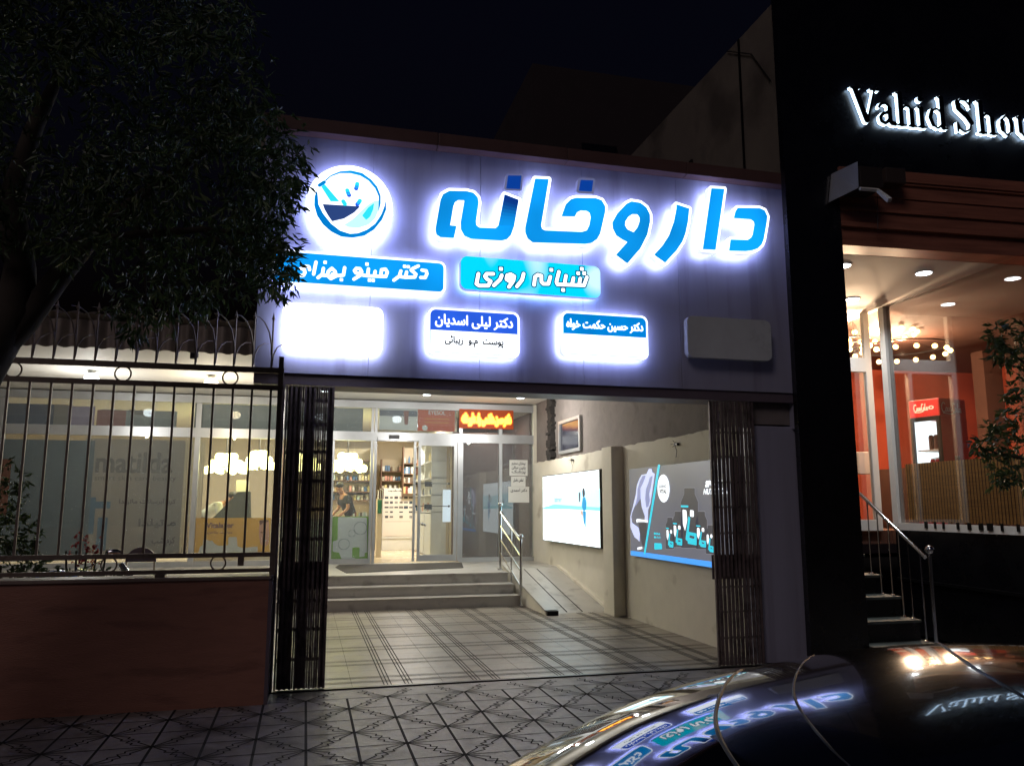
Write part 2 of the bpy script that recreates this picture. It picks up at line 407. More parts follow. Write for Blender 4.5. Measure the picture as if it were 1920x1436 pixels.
q_r = q_n.nodes.new('ShaderNodeValToRGB'); q_r.color_ramp.elements[0].position = .42; q_r.color_ramp.elements[1].position = .62; q_r.color_ramp.elements[0].color = (.0, .62, .90, 1); q_r.color_ramp.elements[1].color = (.60, .85, .85, 1)
q_n.links.new(q_t.outputs['Object'], q_z.inputs['Vector']); q_n.links.new(q_z.outputs[0], q_r.inputs[0]); q_n.links.new(q_r.outputs[0], q_b.inputs['Emission Color'])
M['royal'] = emit('vinyl_royal_lit', (.03, .14, .9), .85, False, '#1b4fc4', .1, 3)
M['azure'] = emit('vinyl_azure_lit', (.0, .28, .85), .8, False, '#1170c4', .15, 3)
M['hot'] = emit('lightbox_white', (.95, .98, 1.0), 3.2, True)
M['teal'] = emit('teal_outline', (.0, .14, .28), .6, False)
M['navy'] = emit('logo_navy', (.05, .12, .42), .5, False, '#20408a')
M['aqua'] = emit('logo_aqua', (.03, .80, .95), 1.0, False)
M['mint'] = emit('logo_pale_mint', (.55, 1.0, 1.0), 1.1, False)
M['ink'] = mat('ink_grey', '#26262a', .6)
M['offwhite'] = mat('unlit_acrylic', '#cdd5d8', .3, noise_amt=.12, scale=2.5)
M['glass'] = glass('shop_glass', (.9, .93, .93), 1.0, haze=.085)
M['glassr'] = glass('reflecting_glass', (.8, .84, .86), 2.6, haze=.13)
M['glassd'] = glass('cafe_glass', (.9, .9, .9), 2.4, .02)
# ================================================================= ground
def sheet(name, x0, x1, y0, y1, z, m, kind='structure', th=.1):
    return MB().box(x0, x1, y0, y1, z-th, z).build(name, m, kind=kind)
sheet('ground', -120, 120, -60, 120, -.15, M['earth'])
sheet('road', -40, 40, -12, 2.75, -.12, M['asphalt'], th=.02)
sheet('pavement', -14, 14, 2.92, FY-.03, 0, M['paver'])
MB().box(-14, 14, 2.76, 2.915, -.13, .01).build('kerb', M['kerb'], kind='structure')
# star pattern cut into the pavement
g = MB(); zz = .003
def groove(a, b, w):
    a = Vector((*a, zz)); b = Vector((*b, zz)); d = (b-a).normalized(); n = Vector((-d.y, d.x, 0))*w/2
    g.add([a-n, b-n, b+n, a+n], [(0, 1, 2, 3)])
PX, PY = .352, .366
for i in range(-18, 19):
    for j in range(-10, 12):
        if (i+j) % 2: continue
        cx = .42+i*PX; cy = 6.37+j*PY
        if cy > 8.1 or cy < 2.7 or cx < -6 or cx > 6.2: continue
        def G(a, b, w=.011):
            if max(a[1], b[1]) < FY-.05 and min(a[1], b[1]) > 2.95: groove(a, b, w)
        G((cx, cy), (cx, cy+PY), .020); G((cx, cy-PY), (cx, cy), .020)
        G((cx, cy), (cx+PX, cy)); G((cx-PX, cy), (cx, cy))
        for sx in (1, -1):
            for sy in (1, -1):
                dx, dy = PX*sx, PY*sy
                def pt(t, o): return (cx+dx*t-dy*o, cy+dy*t+dx*o)
                for P in ([(0, 0), (.45, .22), (.42, .33), (.56, .38), (.5, .5)], [(0, 0), (.33, .37), (.30, .45), (.5, .5)]):
                    P = [(cx+dx*u, cy+dy*v) for u, v in P]
                    for a, b in zip(P[:-1], P[1:]): G(a, b, .0105)
pav = bpy.data.objects['pavement']
go = g.build('paver_grooves', M['groove'], pav)
# courtyard
fl = MB().box(-9, 4.9, FY+.03, SY-.02, -.1, 0).build('courtyard_floor', M['tile'], kind='structure')
g = MB(); zz = .003
P0 = .865
for k in range(-12, 6):
    xc = 1.79+k*P0
    for s in (-.1, .1):
        for t in (-.034, 0, .034):
            if -8.9 < xc+s+t < 4.85: groove((xc+s+t, FY+.04), (xc+s+t, 13.44), .012)
    if -8.9 < xc+P0/2 < 4.8: groove((xc+P0/2, FY+.04), (xc+P0/2, 13.44), .003)
for k in range(0, 7):
    yc = 8.21+k*P0
    for s in (-.1, .1):
        for t in (-.032, 0, .032):
            if yc+s+t < 13.4: groove((-8.9, yc+s+t), (4.85, yc+s+t), .010)
    if yc+P0/2 < 13.4: groove((-8.9, yc+P0/2), (4.85, yc+P0/2), .003)
g.build('tile_grooves', M['tgroove'], fl)
MB().box(-.26, 5.2, FY-.028, FY+.028, -.02, .012).build('threshold', M['darkm'], kind='structure')
# ================================================================= sign fascia over the gate
por = thing('entrance_portal', 'wide grey composite panel fascia over the gateway with brown top lip', 'portal', (2.4, FY, 0))
b = MB(); xs = [-.53, .55, 1.68, 2.82, 3.96, 5.36]
for a, c in zip(xs[:-1], xs[1:]): b.box(a+.002, c-.002, FY, FY+.03, 2.955, 5.395)
b.build('panel', M['acp'], por)
MB().box(-.5, 5.4, FY+.031, FY+.42, 2.93, 5.40).build('core', M['acpd'], por)
b = MB(); xs = [-.6, 1.2, 2.62, 4.05, 5.47]
for a, c in zip(xs[:-1], xs[1:]): b.box(a+.003, c-.003, FY-.125, FY+.5, 5.40, 5.545, bev=.006)
b.build('top_lip', M['lip'], por)
MB().box(5.365, 5.52, FY-.12, FY+.45, 2.55, 5.397, bev=.006).build('side_fin', M['acp'], por)
MB().box(-.53, 5.36, FY+.02, FY+.40, 2.845, 2.952).build('lintel', M['acpd'], por)
MB().box(4.88, 5.5, FY+.1, FY+.45, -.0, 2.58, bev=.01).build('jamb', M['acp'], por)
MB().box(4.86, 5.36, FY+.12, FY+.5, 2.60, 2.84).build('stained_block', M['cement'], por)
MB().box(-.3, -.235, FY-.02, FY+.2, 0, 2.84).build('post', M['acpd'], por)
# ---------------------------------------------------------------- lit signs
def zc(ox, oy, s, Y):
    def f(p): q = atY(ox+p[0]/s, oy+p[1]/s, Y); return (q.x, q.z)
    return f
putF = lambda u, v, d: (u, d, v)
def bounds(pls, m):
    A = np.array([p for q in pls for p in q]); lo, hi = A.min(0)-m, A.max(0)+m; return (lo[0], lo[1], hi[0], hi[1])
YF = 7.68
zB = zc(790, 310, 5.319, YF); zC = zc(1120, 310, 5.319, YF)
def mp(f, pts): return [f(p) for p in pts]
L_he = mp(zB, [(280,255),(450,258),(520,275),(562,320),(572,370),(545,560),(550,600),(580,622),(740,628),(770,600),(830,290),(972,345),(925,610),(895,695),(855,738),(800,752),(500,735),(430,705),(395,640),(392,570),(430,350),(370,348),(335,370),(320,410),(288,600),(352,605),(325,727),(190,718),(150,690),(140,640),(190,350),(215,290)])
L_dn = mp(zB, [(865,102),(998,104),(985,238),(848,232)])
L_kha = mp(zB, [(1135,133),(1272,140),(1195,600),(1205,635),(1235,650),(1600,665),(1650,650),(1675,600),(1690,520),(1680,475),(1650,455),(1590,452),(1555,470),(1530,513),(1398,510),(1440,390),(1490,340),(1540,325),(1740,328),(1800,350),(1835,410),(1835,460),(1785,680),(1755,735),(1700,775),(1640,785),(1110,770),(1060,730),(1037,670),(1037,620)])
L_dk = mp(zB, [(1590,147),(1715,152),(1700,262),(1572,255)])
L_vav = [mp(zC, [(185,893),(300,980),(430,830),(500,690),(527,560),(525,490),(490,420),(430,375),(340,360),(290,385),(200,480),(150,570),(155,630),(190,700),(250,740),(300,765)]),
         mp(zC, [(310,515),(280,560),(277,600),(300,640),(362,668),(400,620),(422,560),(422,520),(400,490),(350,488)])]
L_re = mp(zC, [(790,390),(918,432),(905,560),(880,680),(850,760),(790,850),(678,972),(566,893),(650,800),(715,700),(765,560),(790,430)])
L_al = mp(zC, [(1138,230),(1268,236),(1180,845),(1052,838)])
L_dal = mp(zC, [(1400,425),(1620,428),(1670,450),(1697,510),(1690,570),(1660,740),(1640,790),(1600,830),(1540,850),(1480,857),(1314,853),(1330,740),(1500,745),(1535,720),(1550,690),(1567,590),(1560,560),(1530,540),(1362,528),(1378,460)])
big = thing('channel_letter_sign', 'large backlit blue Persian word sign with thick white edges across the fascia', 'letter sign', (2.9, FY, 4.5))
def channel(name, pls, lit=True, part='letter', off=.030, lab=None):
    def fn(P):
        return sd_polys(P, pls)
    bd = bounds(pls, .07)
    k = MB(); field_mesh(k, lambda P: fn(P)-off, bd, .011, putF, YF+.004, YF+.085, 0, 1)
    o = build_flat(k, part, [M['acrylic' if lit else 'sideoff'], M['acrside' if lit else 'sideoff']], big, label=lab)
    k = MB(); field_mesh(k, fn, bd, .008, putF, YF, YF+.004)
    build_flat(k, 'blue_face', M['blue' if lit else 'bluedim'], o)
    if lit:
        k = MB(); field_mesh(k, lambda P: fn(P)-off+.02, bd, .03, putF, YF+.092, None)
        for i, f in enumerate(k.f): k.f[i] = f[::-1]
        build_flat(k, 'rear_led', M['halo'], o)
NB = 9      # failing LED modules at the top of the tooth: the lit face fades out over nine strips
for i in range(NB):
    l_ = lambda t: (830-62*t, 292+313*t) if t < .8 else (830-62*t-2, 292+313*t)
    r_ = lambda t: (970-46*t, 347+258*t)
    a_, b_ = i/NB, (i+1)/NB+.002; q_ = i/(NB-1); v_ = q_*q_*(3-2*q_)
    pz_ = mp(zB, [l_(a_), r_(a_), r_(b_), l_(b_)]); k = MB()
    field_mesh(k, lambda P: sd_polys(P, [pz_]), bounds([pz_], .02), .006, putF, YF-.003-.0002*i, None)
    build_flat(k, 'fading_strip', emit('vinyl_blue_fading', (.004, .05+.29*v_, .36+.58*v_), .62+.30*v_, False, '#123a90'), big)
ori = L_vav[1]
# hole must wind the other way
def area(p): return sum(p[i][0]*p[(i+1) % len(p)][1]-p[(i+1) % len(p)][0]*p[i][1] for i in range(len(p)))
if area(L_vav[0])*area(L_vav[1]) > 0: L_vav[1] = L_vav[1][::-1]
channel('dal', [L_dal]); channel('alef', [L_al]); channel('re', [L_re]); channel('vav', L_vav); channel('kha', [L_kha]); channel('he', [L_he])
channel('dot', [L_dk], False, 'dot', .026, 'dim blue square dot over the wide joined letter'); channel('dot', [L_dn], False, 'dot', .02, 'unlit dark square dot over the leftmost letter')
# round logo
zA = zc(540, 280, 5.319, YF)
lg = thing('round_logo_sign', 'round white lit sign with blue mortar, pestle and pills', 'logo sign', (.33, FY, 4.7))
c0 = zA((618, 562)); Rr = .425
k = MB(); bd = (c0[0]-.47, c0[1]-.47, c0[0]+.47, c0[1]+.47)
field_mesh(k, lambda P: np.hypot(P[:, 0]-c0[0], P[:, 1]-c0[1])-Rr, bd, .03, putF, YF+.01, YF+.085, 0, 1)
build_flat(k, 'disc', [M['acrylic'], M['acrside']], lg)
k = MB(); field_mesh(k, lambda P: np.hypot(P[:, 0]-c0[0], P[:, 1]-c0[1])-Rr+.02, bd, .06, putF, YF+.092, None)
for i, f in enumerate(k.f): k.f[i] = f[::-1]
build_flat(k, 'rear_led', M['halo'], lg)
def flatpoly(name, pts, m, par, f, y, res=.008, r=0.):
    q = mp(f, pts); k = MB(); field_mesh(k, lambda P: sd_polys(P, [q])-r, bounds([q], .02+r), res, putF, y, None); return build_flat(k, name, m, par)
flatpoly('lower_crescent', [(290,405),(265,470),(262,560),(290,660),(350,750),(430,820),(530,870),(640,882),(760,862),(860,800),(940,700),(980,600),(978,540),(970,490),(965,560),(930,650),(870,740),(790,800),(700,835),(620,842),(520,810),(430,740),(350,640),(305,550),(298,470)], M['azure'], lg, zA, YF+.006)
flatpoly('upper_arc', [(370,305),(430,255),(520,218),(630,210),(740,235),(830,300),(890,370),(925,460),(925,540),(900,640),(905,540),(905,470),(870,390),(800,310),(720,262),(620,238),(520,238),(430,270),(375,320)], M['blue'], lg, zA, YF+.006)
flatpoly('pestle', [(330,372),(365,345),(515,520),(425,520)], M['aqua'], lg, zA, YF+.006)
flatpoly('pestle_knob', [(312,358),(362,325),(364,328),(314,361)], M['azure'], lg, zA, YF+.005, r=.016)
flatpoly('mortar', [(345,545),(722,568),(660,630),(560,690),(440,718),(400,660),(365,600)], M['navy'], lg, zA, YF+.006)
flatpoly('leaf_shape', [(560,752),(640,700),(720,625),(800,550),(860,515),(925,507),(905,600),(870,690),(800,752),(700,785),(600,775)], M['mint'], lg, zA, YF+.007)
flatpoly('leaf_shape', [(740,660),(800,580),(860,535),(850,600),(820,670),(780,705)], M['aqua'], lg, zA, YF+.0055)
for (a, m_, c) in (((690,343),'aqua',(684,372)),((684,373),'royal',(678,392)),((590,408),'aqua',(599,438)),((600,440),'royal',(608,458)),((550,518),'aqua',(566,545)),((716,512),'aqua',(704,532)),((700,535),'royal',(690,550))):
    flatpoly('pill', [a, (a[0]+3, a[1]), (c[0]+3, c[1]), c], M[m_], lg, zA, YF+.005, r=.020, res=.006)
# plates
def plate(name, label, px0, py0, px1, py1, faces, rim='acrylic', halo=True, dy=.14, inset=.022, corner=.07, cat='sign', side='acrside', group=None):
    y0 = FY-dy; a = atY(px0, py0, y0); c = atY(px1, py1, y0)
    mx_ = (px0+px1)/2; x0, x1, z0, z1 = a.x, c.x, atY(mx_, py1, y0).z, atY(mx_, py0, y0).z; cx, cz = (x0+x1)/2, (z0+z1)/2; hx, hz = (x1-x0)/2, (z1-z0)/2
    t = thing(name, label, cat, (cx, FY, cz), group=group)
    k = MB(); field_mesh(k, lambda P: sd_box(P, (cx, cz), (hx, hz), corner), (x0-.02, z0-.02, x1+.02, z1+.02), .016, putF, y0, y0+.08, 0, 1)
    build_flat(k, 'box', [M[rim], M[side]], t)
    if halo:
        k = MB(); field_mesh(k, lambda P: sd_box(P, (cx, cz), (hx-.02, hz-.02), corner), (x0, z0, x1, z1), .06, putF, y0+.088, None)
        for i, f in enumerate(k.f): k.f[i] = f[::-1]
        build_flat(k, 'rear_led', M['halo'], t)
    for fnm, fm, (u0, v0, u1, v1), rr in faces:   # fractions of the box
        bx0, bx1 = x0+inset+(x1-x0-2*inset)*u0, x0+inset+(x1-x0-2*inset)*u1; bz0, bz1 = z0+inset+(z1-z0-2*inset)*v0, z0+inset+(z1-z0-2*inset)*v1
        def fn(P, bx0=bx0, bx1=bx1, bz0=bz0, bz1=bz1, rr=rr):
            big_ = sd_box(P, (cx, cz), (hx-inset, hz-inset), rr)
            q = np.maximum(np.maximum(bx0-P[:, 0], P[:, 0]-bx1), np.maximum(bz0-P[:, 1], P[:, 1]-bz1)); return np.maximum(big_, q)
        k = MB(); field_mesh(k, fn, (bx0-.01, bz0-.01, bx1+.01, bz1+.01), .012, putF, y0-.003, None); build_flat(k, fnm, M[fm], t)
    return t, (x0, x1, z0, z1), y0
# name board behind the leaves
t1, bb1, y1_ = plate('name_board', 'long blue lit board with bold white Persian name, its left end behind leaves', 512, 478.5, 835.5, 541.5, [('face', 'blue', (0, 0, 1, 1), .05)])
zD = zc(500, 460, 5.319, y1_)
def strokes(name, lst, rad, m, par, f, y, res, sq=()):
    Q = [(mp(f, s)) for s in lst]; A = [q for q in Q]; bd = bounds(A, rad+.02)
    dots = [f(p) for p in sq]
    if dots: bd = bounds(A+[dots], rad+.02)
    def fn(P):
        d = np.full(len(P), 1e9)
        for q in Q: d = np.minimum(d, sd_stroke(P, q, rad))
        for q in dots: d = np.minimum(d, np.maximum(abs(P[:, 0]-q[0]), abs(P[:, 1]-q[1]))-rad*1.02)
        return d
    k = MB(); field_mesh(k, fn, bd, res, putF, y, None); return build_flat(k, name, m, par)
DR = [[(1548,250),(1590,256),(1598,285),(1580,325),(1535,323)],
      [(1512,208),(1455,235),(1440,250),(1488,290),(1476,320),(1380,322)],[(1395,268),(1385,320)],[(1400,322),(1350,318),(1320,312)],[(1338,258),(1322,310),(1268,350)]]
MN = [[(1140,285),(1145,245),(1185,240),(1203,270),(1188,312),(1140,313)],[(1188,313),(1010,308)],[(1082,262),(1073,308)],[(1015,238),(1006,306),(960,300)],[(940,285),(890,278),(875,255),(895,232),(930,235),(948,265),(935,300),(870,340)]]
BH = [[(778,225),(765,300),(700,305),(640,335),(605,300),(615,262),(650,232),(682,262),(690,300)],[(640,335),(655,290)],[(610,305),(555,300)],[(566,232),(556,290),(512,325)],[(492,170),(468,290)],[(428,245),(420,215),(385,210),(375,225)],[(340,235),(375,240),(382,275),(365,305),(325,300)]]
strokes('name_text', DR+MN+BH, .0158, M['acrylic'], t1, zD, y1_-.006, .007,
        [(1375,212),(1412,216),(1000,190),(1025,350),(1062,352),(745,345),(583,172)])
# round-the-clock board
t2, bb2, y2_ = plate('round_the_clock_board', 'cyan lit board with white outlined Persian lettering, right of the name board', 864, 490, 1126, 550.5, [('face', 'cyan', (0, 0, 1, 1), .06)], inset=.004, rim='cyan', halo=True, side='sideoff')
zB2 = zc(790, 310, 5.319, y2_)
SH = [[(568,1085),(548,1185),(575,1203),(665,1203),(690,1160),(650,1135),(632,1110),(650,1085),(715,1085)],
      [(800,1100),(785,1140),(722,1200)],[(905,1130),(862,1120),(848,1140),(880,1160),(912,1150),(925,1110),(890,1090),(855,1100),(848,1130)],[(925,1110),(915,1155),(872,1215)],
      [(1018,1085),(1003,1145),(952,1210)],
      [(1122,1195),(1132,1115),(1160,1095),(1195,1105),(1195,1165),(1215,1185),(1265,1185),(1284,1115)],
      [(1370,1065),(1345,1165),(1355,1190),(1490,1195),(1620,1200),(1648,1120)],[(1440,1105),(1425,1190)],[(1515,1128),(1500,1190)],[(1582,1132),(1570,1195)]]
SQ = [(792,1036),(1294,1046),(1412,1246),(1598,1036),(1562,1080),(1622,1080)]
strokes('text_outline', SH, .031, M['teal'], t2, zB2, y2_-.006, .006, SQ)
strokes('name_text', SH, .0185, M['acrylic'], t2, zB2, y2_-.009, .006, SQ)
# doctors' plates
plate('blank_lit_sign', 'blank glaring white lit sign box, leftmost in the lower row', 531, 572, 716.5, 661, [], rim='hot', side='hot', dy=.15)
t3, b3, y3_ = plate('doctor_sign', 'lit sign with royal blue band over white band, second from left in lower row', 803, 581, 974, 668, [('upper_band', 'royal', (0, .52, 1, 1), .055), ('lower_band', 'acrylic', (0, 0, 1, .50), .055)], group='doctor signs in the lower row')
x0, x1, z0, z1 = b3; w = x1-x0; h = z1-z0
def outline(t, b, y, m, inset=.024, th=.007):
    x0, x1, z0, z1 = b; cx, cz = (x0+x1)/2, (z0+z1)/2
    k = MB(); field_mesh(k, lambda P: np.abs(sd_box(P, (cx, cz), ((x1-x0)/2-inset, (z1-z0)/2-inset), .055))-th/2, (x0, z0, x1, z1), .006, putF, y-.0045, None); build_flat(k, 'border_line', m, t)
outline(t3, b3, y3_, M['royal'])
k = MB(); text_mesh(k, farsi('دکتر لیلی اسدیان'), (x0+.07, z0+h*.58, x1-.07, z0+h*.87), putF, y3_-.007, None, bold=.0035, res=.006); build_flat(k, 'name_text', M['acrylic'], t3)
k = MB(); text_mesh(k, farsi('پوست  مـو  زیبائی'), (x0+.17, z0+h*.18, x1-.17, z0+h*.42), putF, y3_-.007, None, bold=.003, res=.005); build_flat(k, 'specialty_text', M['ink'], t3)
t4, b4, y4_ = plate('doctor_sign', 'lit sign with azure band over blank white band, third from left in lower row', 1052, 588, 1216, 671, [('upper_band', 'azure', (0, .5, 1, 1), .055), ('lower_band', 'acrylic', (0, 0, 1, .48), .055)], group='doctor signs in the lower row')
x0, x1, z0, z1 = b4; w = x1-x0; h = z1-z0
outline(t4, b4, y4_, M['azure'])
k = MB(); text_mesh(k, farsi('دکتر حسین حکمت خواه'), (x0+.055, z0+h*.58, x1-.055, z0+h*.84), putF, y4_-.007, None, bold=.004, res=.006); build_flat(k, 'name_text', M['acrylic'], t4)
plate('unlit_sign', 'unlit blank grey sign box, rightmost in the lower row', 1288, 596.5, 1448, 673, [], rim='offwhite', side='offwhite', halo=False, inset=.01)
# ================================================================= fence on the left
MB().box(-9, -.285, 7.43, 7.76, 0, 1.05).build('boundary_wall', M['granite'], label='low dark red granite wall carrying the iron fence', cat='wall')
bw = bpy.data.objects['boundary_wall']
MB().box(-9, -.27, 7.41, 7.78, 1.052, 1.075).build('coping', M['coping'], bw)
MB().box(-.284, -.255, 7.43, 7.83, 0, 1.05).build('end_face', M['acpd'], bw)
fe = thing('iron_fence', 'dark iron bar fence with rings and curved spikes on the low granite wall', 'fence', (-3, 7.55, 1.08))
for z, zz_ in ((1.10, 1.135), (1.235, 1.275), (2.735, 2.78), (2.895, 2.945)):
    MB().box(-7, -.24, 7.53, 7.57, z, zz_).build('rail', M['iron'], fe)
MB().box(-.29, -.245, 7.525, 7.575, 1.075, 3.05).build('end_post', M['iron'], fe)
xb = atY(365, 720, 7.55).x; sp = .1655
n = 0
for k in range(-24, 6):
    x = xb+k*sp
    if x < -3.4 or x > -.3: continue
    MB().box(x-.0095, x+.0095, 7.541, 7.559, 1.276, 2.734).build('bar', M['iron'], fe)
xt = atY(510/3.683, 560+430/3.683, 7.55).x
for k in range(-14, 14):
    x = xt+k*sp*1.0
    if x < -3.4 or x > -.26: continue
    zb, zt = 2.946, 3.40
    m = MB(); m.tube([(x, 7.55, zb), (x, 7.55, zt)], .0085, 6)
    m.lathe((x, 7.55, zt-.005), [(.004, 0), (.017, .012), (.010, .035), (.0015, .075)], 6)
    # two curled thorns: one long to the left, one short to the right
    w = random.uniform(-.01, .01)
    pl = [(x-.004, 7.55, zb+.12), (x-.008, 7.54, zb+.22), (x-.03, 7.52, zb+.33), (x-.075+w, 7.47, zb+.41), (x-.12+w, 7.42, zb+.445), (x-.17+w, 7.36, zb+.44)]
    m.tube(pl, [.008, .008, .007, .006, .005, .002], 6)
    pr = [(x+.004, 7.55, zb+.02), (x+.012, 7.56, zb+.12), (x+.04, 7.60, zb+.20), (x+.085, 7.65, zb+.245), (x+.13, 7.70, zb+.255)]
    m.tube(pr, [.008, .008, .007, .005, .002], 6)
    m.build('spike', M['iron'], fe)
for (px, py, Y) in ((88, 515, 0), (848, 535, 0), (1590, 552, 0)):
    c = atY(px/3.683, 560+py/3.683, 7.55); MB().ring((c.x, 7.55, 2.8375), .066, .007).build('ring', M['iron'], fe)
for (px, py) in ((750, 793), (1505, 780)):
    c = atY(px/3.683, 850+py/3.683, 7.55); MB().ring((c.x, 7.55, 1.186), .062, .007).build('ring', M['iron'], fe)
c = atY(410, 1057, 7.55); MB().box(c.x+.16, c.x+.21, 7.52, 7.58, 1.16, 1.234).build('clamp', M['iron'], fe)
c = atY(300, 1088, 7.55); MB().box(c.x-.04, c.x+.04, 7.51, 7.59, 1.076, 1.099).build('foot', M['iron'], fe)
# ================================================================= folding gates
def folding_gate(name, label, x0, x1, n, seed):
    rnd = random.Random(seed); t = thing(name, label, 'gate', ((x0+x1)/2, FY+.06, 0))
    st = (x1-x0)/n
    for i in range(n):
        x = x0+st*(i+.5); y = FY+.055+(.018 if i % 2 else -.018)+rnd.uniform(-.004, .004); w = st*(rnd.uniform(.99, 1.06) if rnd.random() < .84 else rnd.uniform(.7, .85))
        z1 = 2.835; z0 = .015
        m = MB(); m.box(x-w/2, x+w/2, y-.014, y+.014, z0, z1); m.build('gate_slat', M['gate'], t)
    for z in (.25, .52, .78, 1.08, 1.35, 1.63, 1.9, 2.18, 2.45, 2.68):
        m = MB()
        for i in range(n-1):
            xa = x0+st*(i+.5); y0 = FY+.055+(.018 if i % 2 else -.018); y1 = FY+.055+(-.018 if i % 2 else .018)
            m.tube([(xa, y0+.022, z-.012), (xa+st, y1+.022, z+.055)], .006, 5)
        m.build('scissor_link', M['gate'], t)
    MB().box(x0, x1, FY+.09, FY+.10, .9, 1.16).build('lock_plate', M['gate'], t)
    return t
folding_gate('folding_gate', 'dark folding lattice gate collapsed against the left side of the entrance', -.225, .235, 21, 1)
folding_gate('folding_gate', 'dark folding lattice gate collapsed against the right jamb of the entrance', 4.29, 4.84, 23, 2)
# ================================================================= courtyard right wall
cw = thing('courtyard_wall', 'cream plastered side wall with pilaster, right of the courtyard', 'wall', (4.85, 12, 0))
def wavy_prism_x(x0, x1, ys, zf, m, name, par):
    mb = MB(); n = len(ys); poly = [(ys[0], 0)]+[(y, zf(i)) for i, y in enumerate(ys)]+[(ys[-1], 0)]
    mb.prism(poly, x0, x1, axis='x'); return mb.build(name, m, par)
rn = random.Random(4)
ys = [8.31+.12*i for i in range(0, 73)]; ys[-1] = 16.93
wavy_prism_x(4.86, 5.05, ys, lambda i: 2.62+rn.uniform(-.012, .012), M['plaster'], 'lower_wall', cw)
MB().box(4.66, 4.86, 11.77, 12.2, 0, 2.62, bev=.012).build('pilaster', M['plaster'], cw)
MB().box(4.93, 5.12, 8.31, 16.93, 2.60, 4.6).build('upper_wall', M['cement'], cw)
# rough dark broken edge beside the shop
m = MB()
for i in range(26):
    z = 2.62+i*.052; m.box(4.86-rn.uniform(.01, .06), 4.93, 15.58-rn.uniform(0, .12), 15.8, z, z+.051)
m.build('broken_edge', mat('exposed_dark_render', '#2b2725', .95, noise_amt=.3, bump=.6, scale=20), cw)
# small high window
wn_ = thing('wall_window', 'small aluminium framed window high on the rough side wall', 'window', (4.9, 14.5, 3))
y0, y1, z0, z1 = 13.87, 15.15, 2.70, 3.36
m = MB(); X0, X1 = 4.87, 4.93
m.box(X0, X1, y0, y0+.06, z0, z1); m.box(X0, X1, y1-.06, y1, z0, z1); m.box(X0, X1, y0+.06, y1-.06, z1-.06, z1); m.box(X0, X1, y0+.06, y1-.06, z0, z0+.06)
m.build('frame', M['alu'], wn_); MB().box(4.905, 4.925, y0+.06, y1-.06, z0+.06, z1-.06).build('pane', mat('dark_pane', '#2b2f3c', .12), wn_)
# ---------------------------------------------------------------- light box 1 (beach scene) & 2 (sports nutrition)
putX = lambda u, v, d: (d, u, v)
lb = thing('light_box', 'glowing white advertising light box with pale beach scene on the cream wall', 'light box', (4.8, 14.5, 1.65))
XP = 4.72; Y0, Y1, Z0, Z1 = atX(1125, 950, XP).y, atX(1017.5, 950, XP).y, atX(1126, 1028.5, XP).z, atX(1124, 878.9, XP).z
MB().box(XP+.003, 4.858, Y0, Y1, Z0, Z1, bev=.004).build('case', M['black'], lb)
M['lb1'] = emit('beach_white', (.86, .97, 1.0), 1.6, True)
k = MB(); k.add([putX(Y1-.02, Z0+.015, XP), putX(Y0+.02, Z0+.015, XP), putX(Y0+.02, Z1-.015, XP), putX(Y1-.02, Z1-.015, XP)], [(0, 1, 2, 3)]); build_flat(k, 'face', M['lb1'], lb)
def xf(ox, oy, s, X):
    def f(p): q = atX(ox+p[0]/s, oy+p[1]/s, X); return (q.y, q.z)
    return f
zP = xf(980, 820, 4.163, XP-.004)
def poly_x(name, pts, m, par, f, x, res=.02, r=0.):
    q = mp(f, pts); k = MB(); field_mesh(k, lambda P: sd_polys(P, [q])-r, bounds([q], .03+r), res, putX, x, None); return build_flat(k, name, m, par)
M['sea'] = emit('sea_cyan', (.25, .80, .92), 1.0); M['skyc'] = emit('pale_sky', (.55, .9, 1.0), 1.25); M['dark_l'] = emit('ink_dark', (.08, .09, .12), .6); M['swim'] = emit('figure_blue', (.02, .35, .7), .8); M['skin_l'] = emit('figure_skin', (.6, .38, .3), .9)
poly_x('sky_band', [(160,520),(160,400),(230,410),(420,420),(600,400),(603,545),(480,560)], M['skyc'], lb, zP, XP-.002)
poly_x('sea_band', [(160,545),(250,522),(420,535),(603,545),(603,572),(360,560),(160,560)], M['sea'], lb, zP, XP-.004)
poly_x('swimmer', [(470,470),(490,465),(500,510),(498,560),(478,580),(462,540)], M['swim'], lb, zP, XP-.008, .015)
poly_x('swimmer', [(466,400),(482,390),(488,440),(480,470),(468,460)], M['dark_l'], lb, zP, XP-.006, .012)
poly_x('swimmer', [(438,430),(452,425),(450,500),(440,505)], M['dark_l'], lb, zP, XP-.006, .012)
poly_x('swimmer', [(470,575),(496,575),(494,640),(492,720),(486,690),(474,650)], M['swim'], lb, zP, XP-.006, .012)
poly_x('swimmer', [(452,560),(470,580),(470,620),(456,600)], M['skin_l'], lb, zP, XP-.0055, .012)
k = MB(); q = zP((300, 470)); q2 = zP((240, 430))
tx = lambda u, v, d: (d, -u, v)     # u runs towards the viewer so the writing reads correctly
y_a, y_b = zP((250, 450))[0], zP((305, 450))[0]
text_mesh(k, 'lafarrerr', (-y_a, 1.76, -y_b, 1.86), tx, XP-.006, None); build_flat(k, 'caption_text', M['dark_l'], lb)
y_a, y_b = zP((235, 600))[0], zP((330, 600))[0]
k = MB(); text_mesh(k, 'SUNSCREEN', (-y_a, 1.46, -y_b, 1.53), tx, XP-.006, None); build_flat(k, 'caption_text', M['sea'], lb)
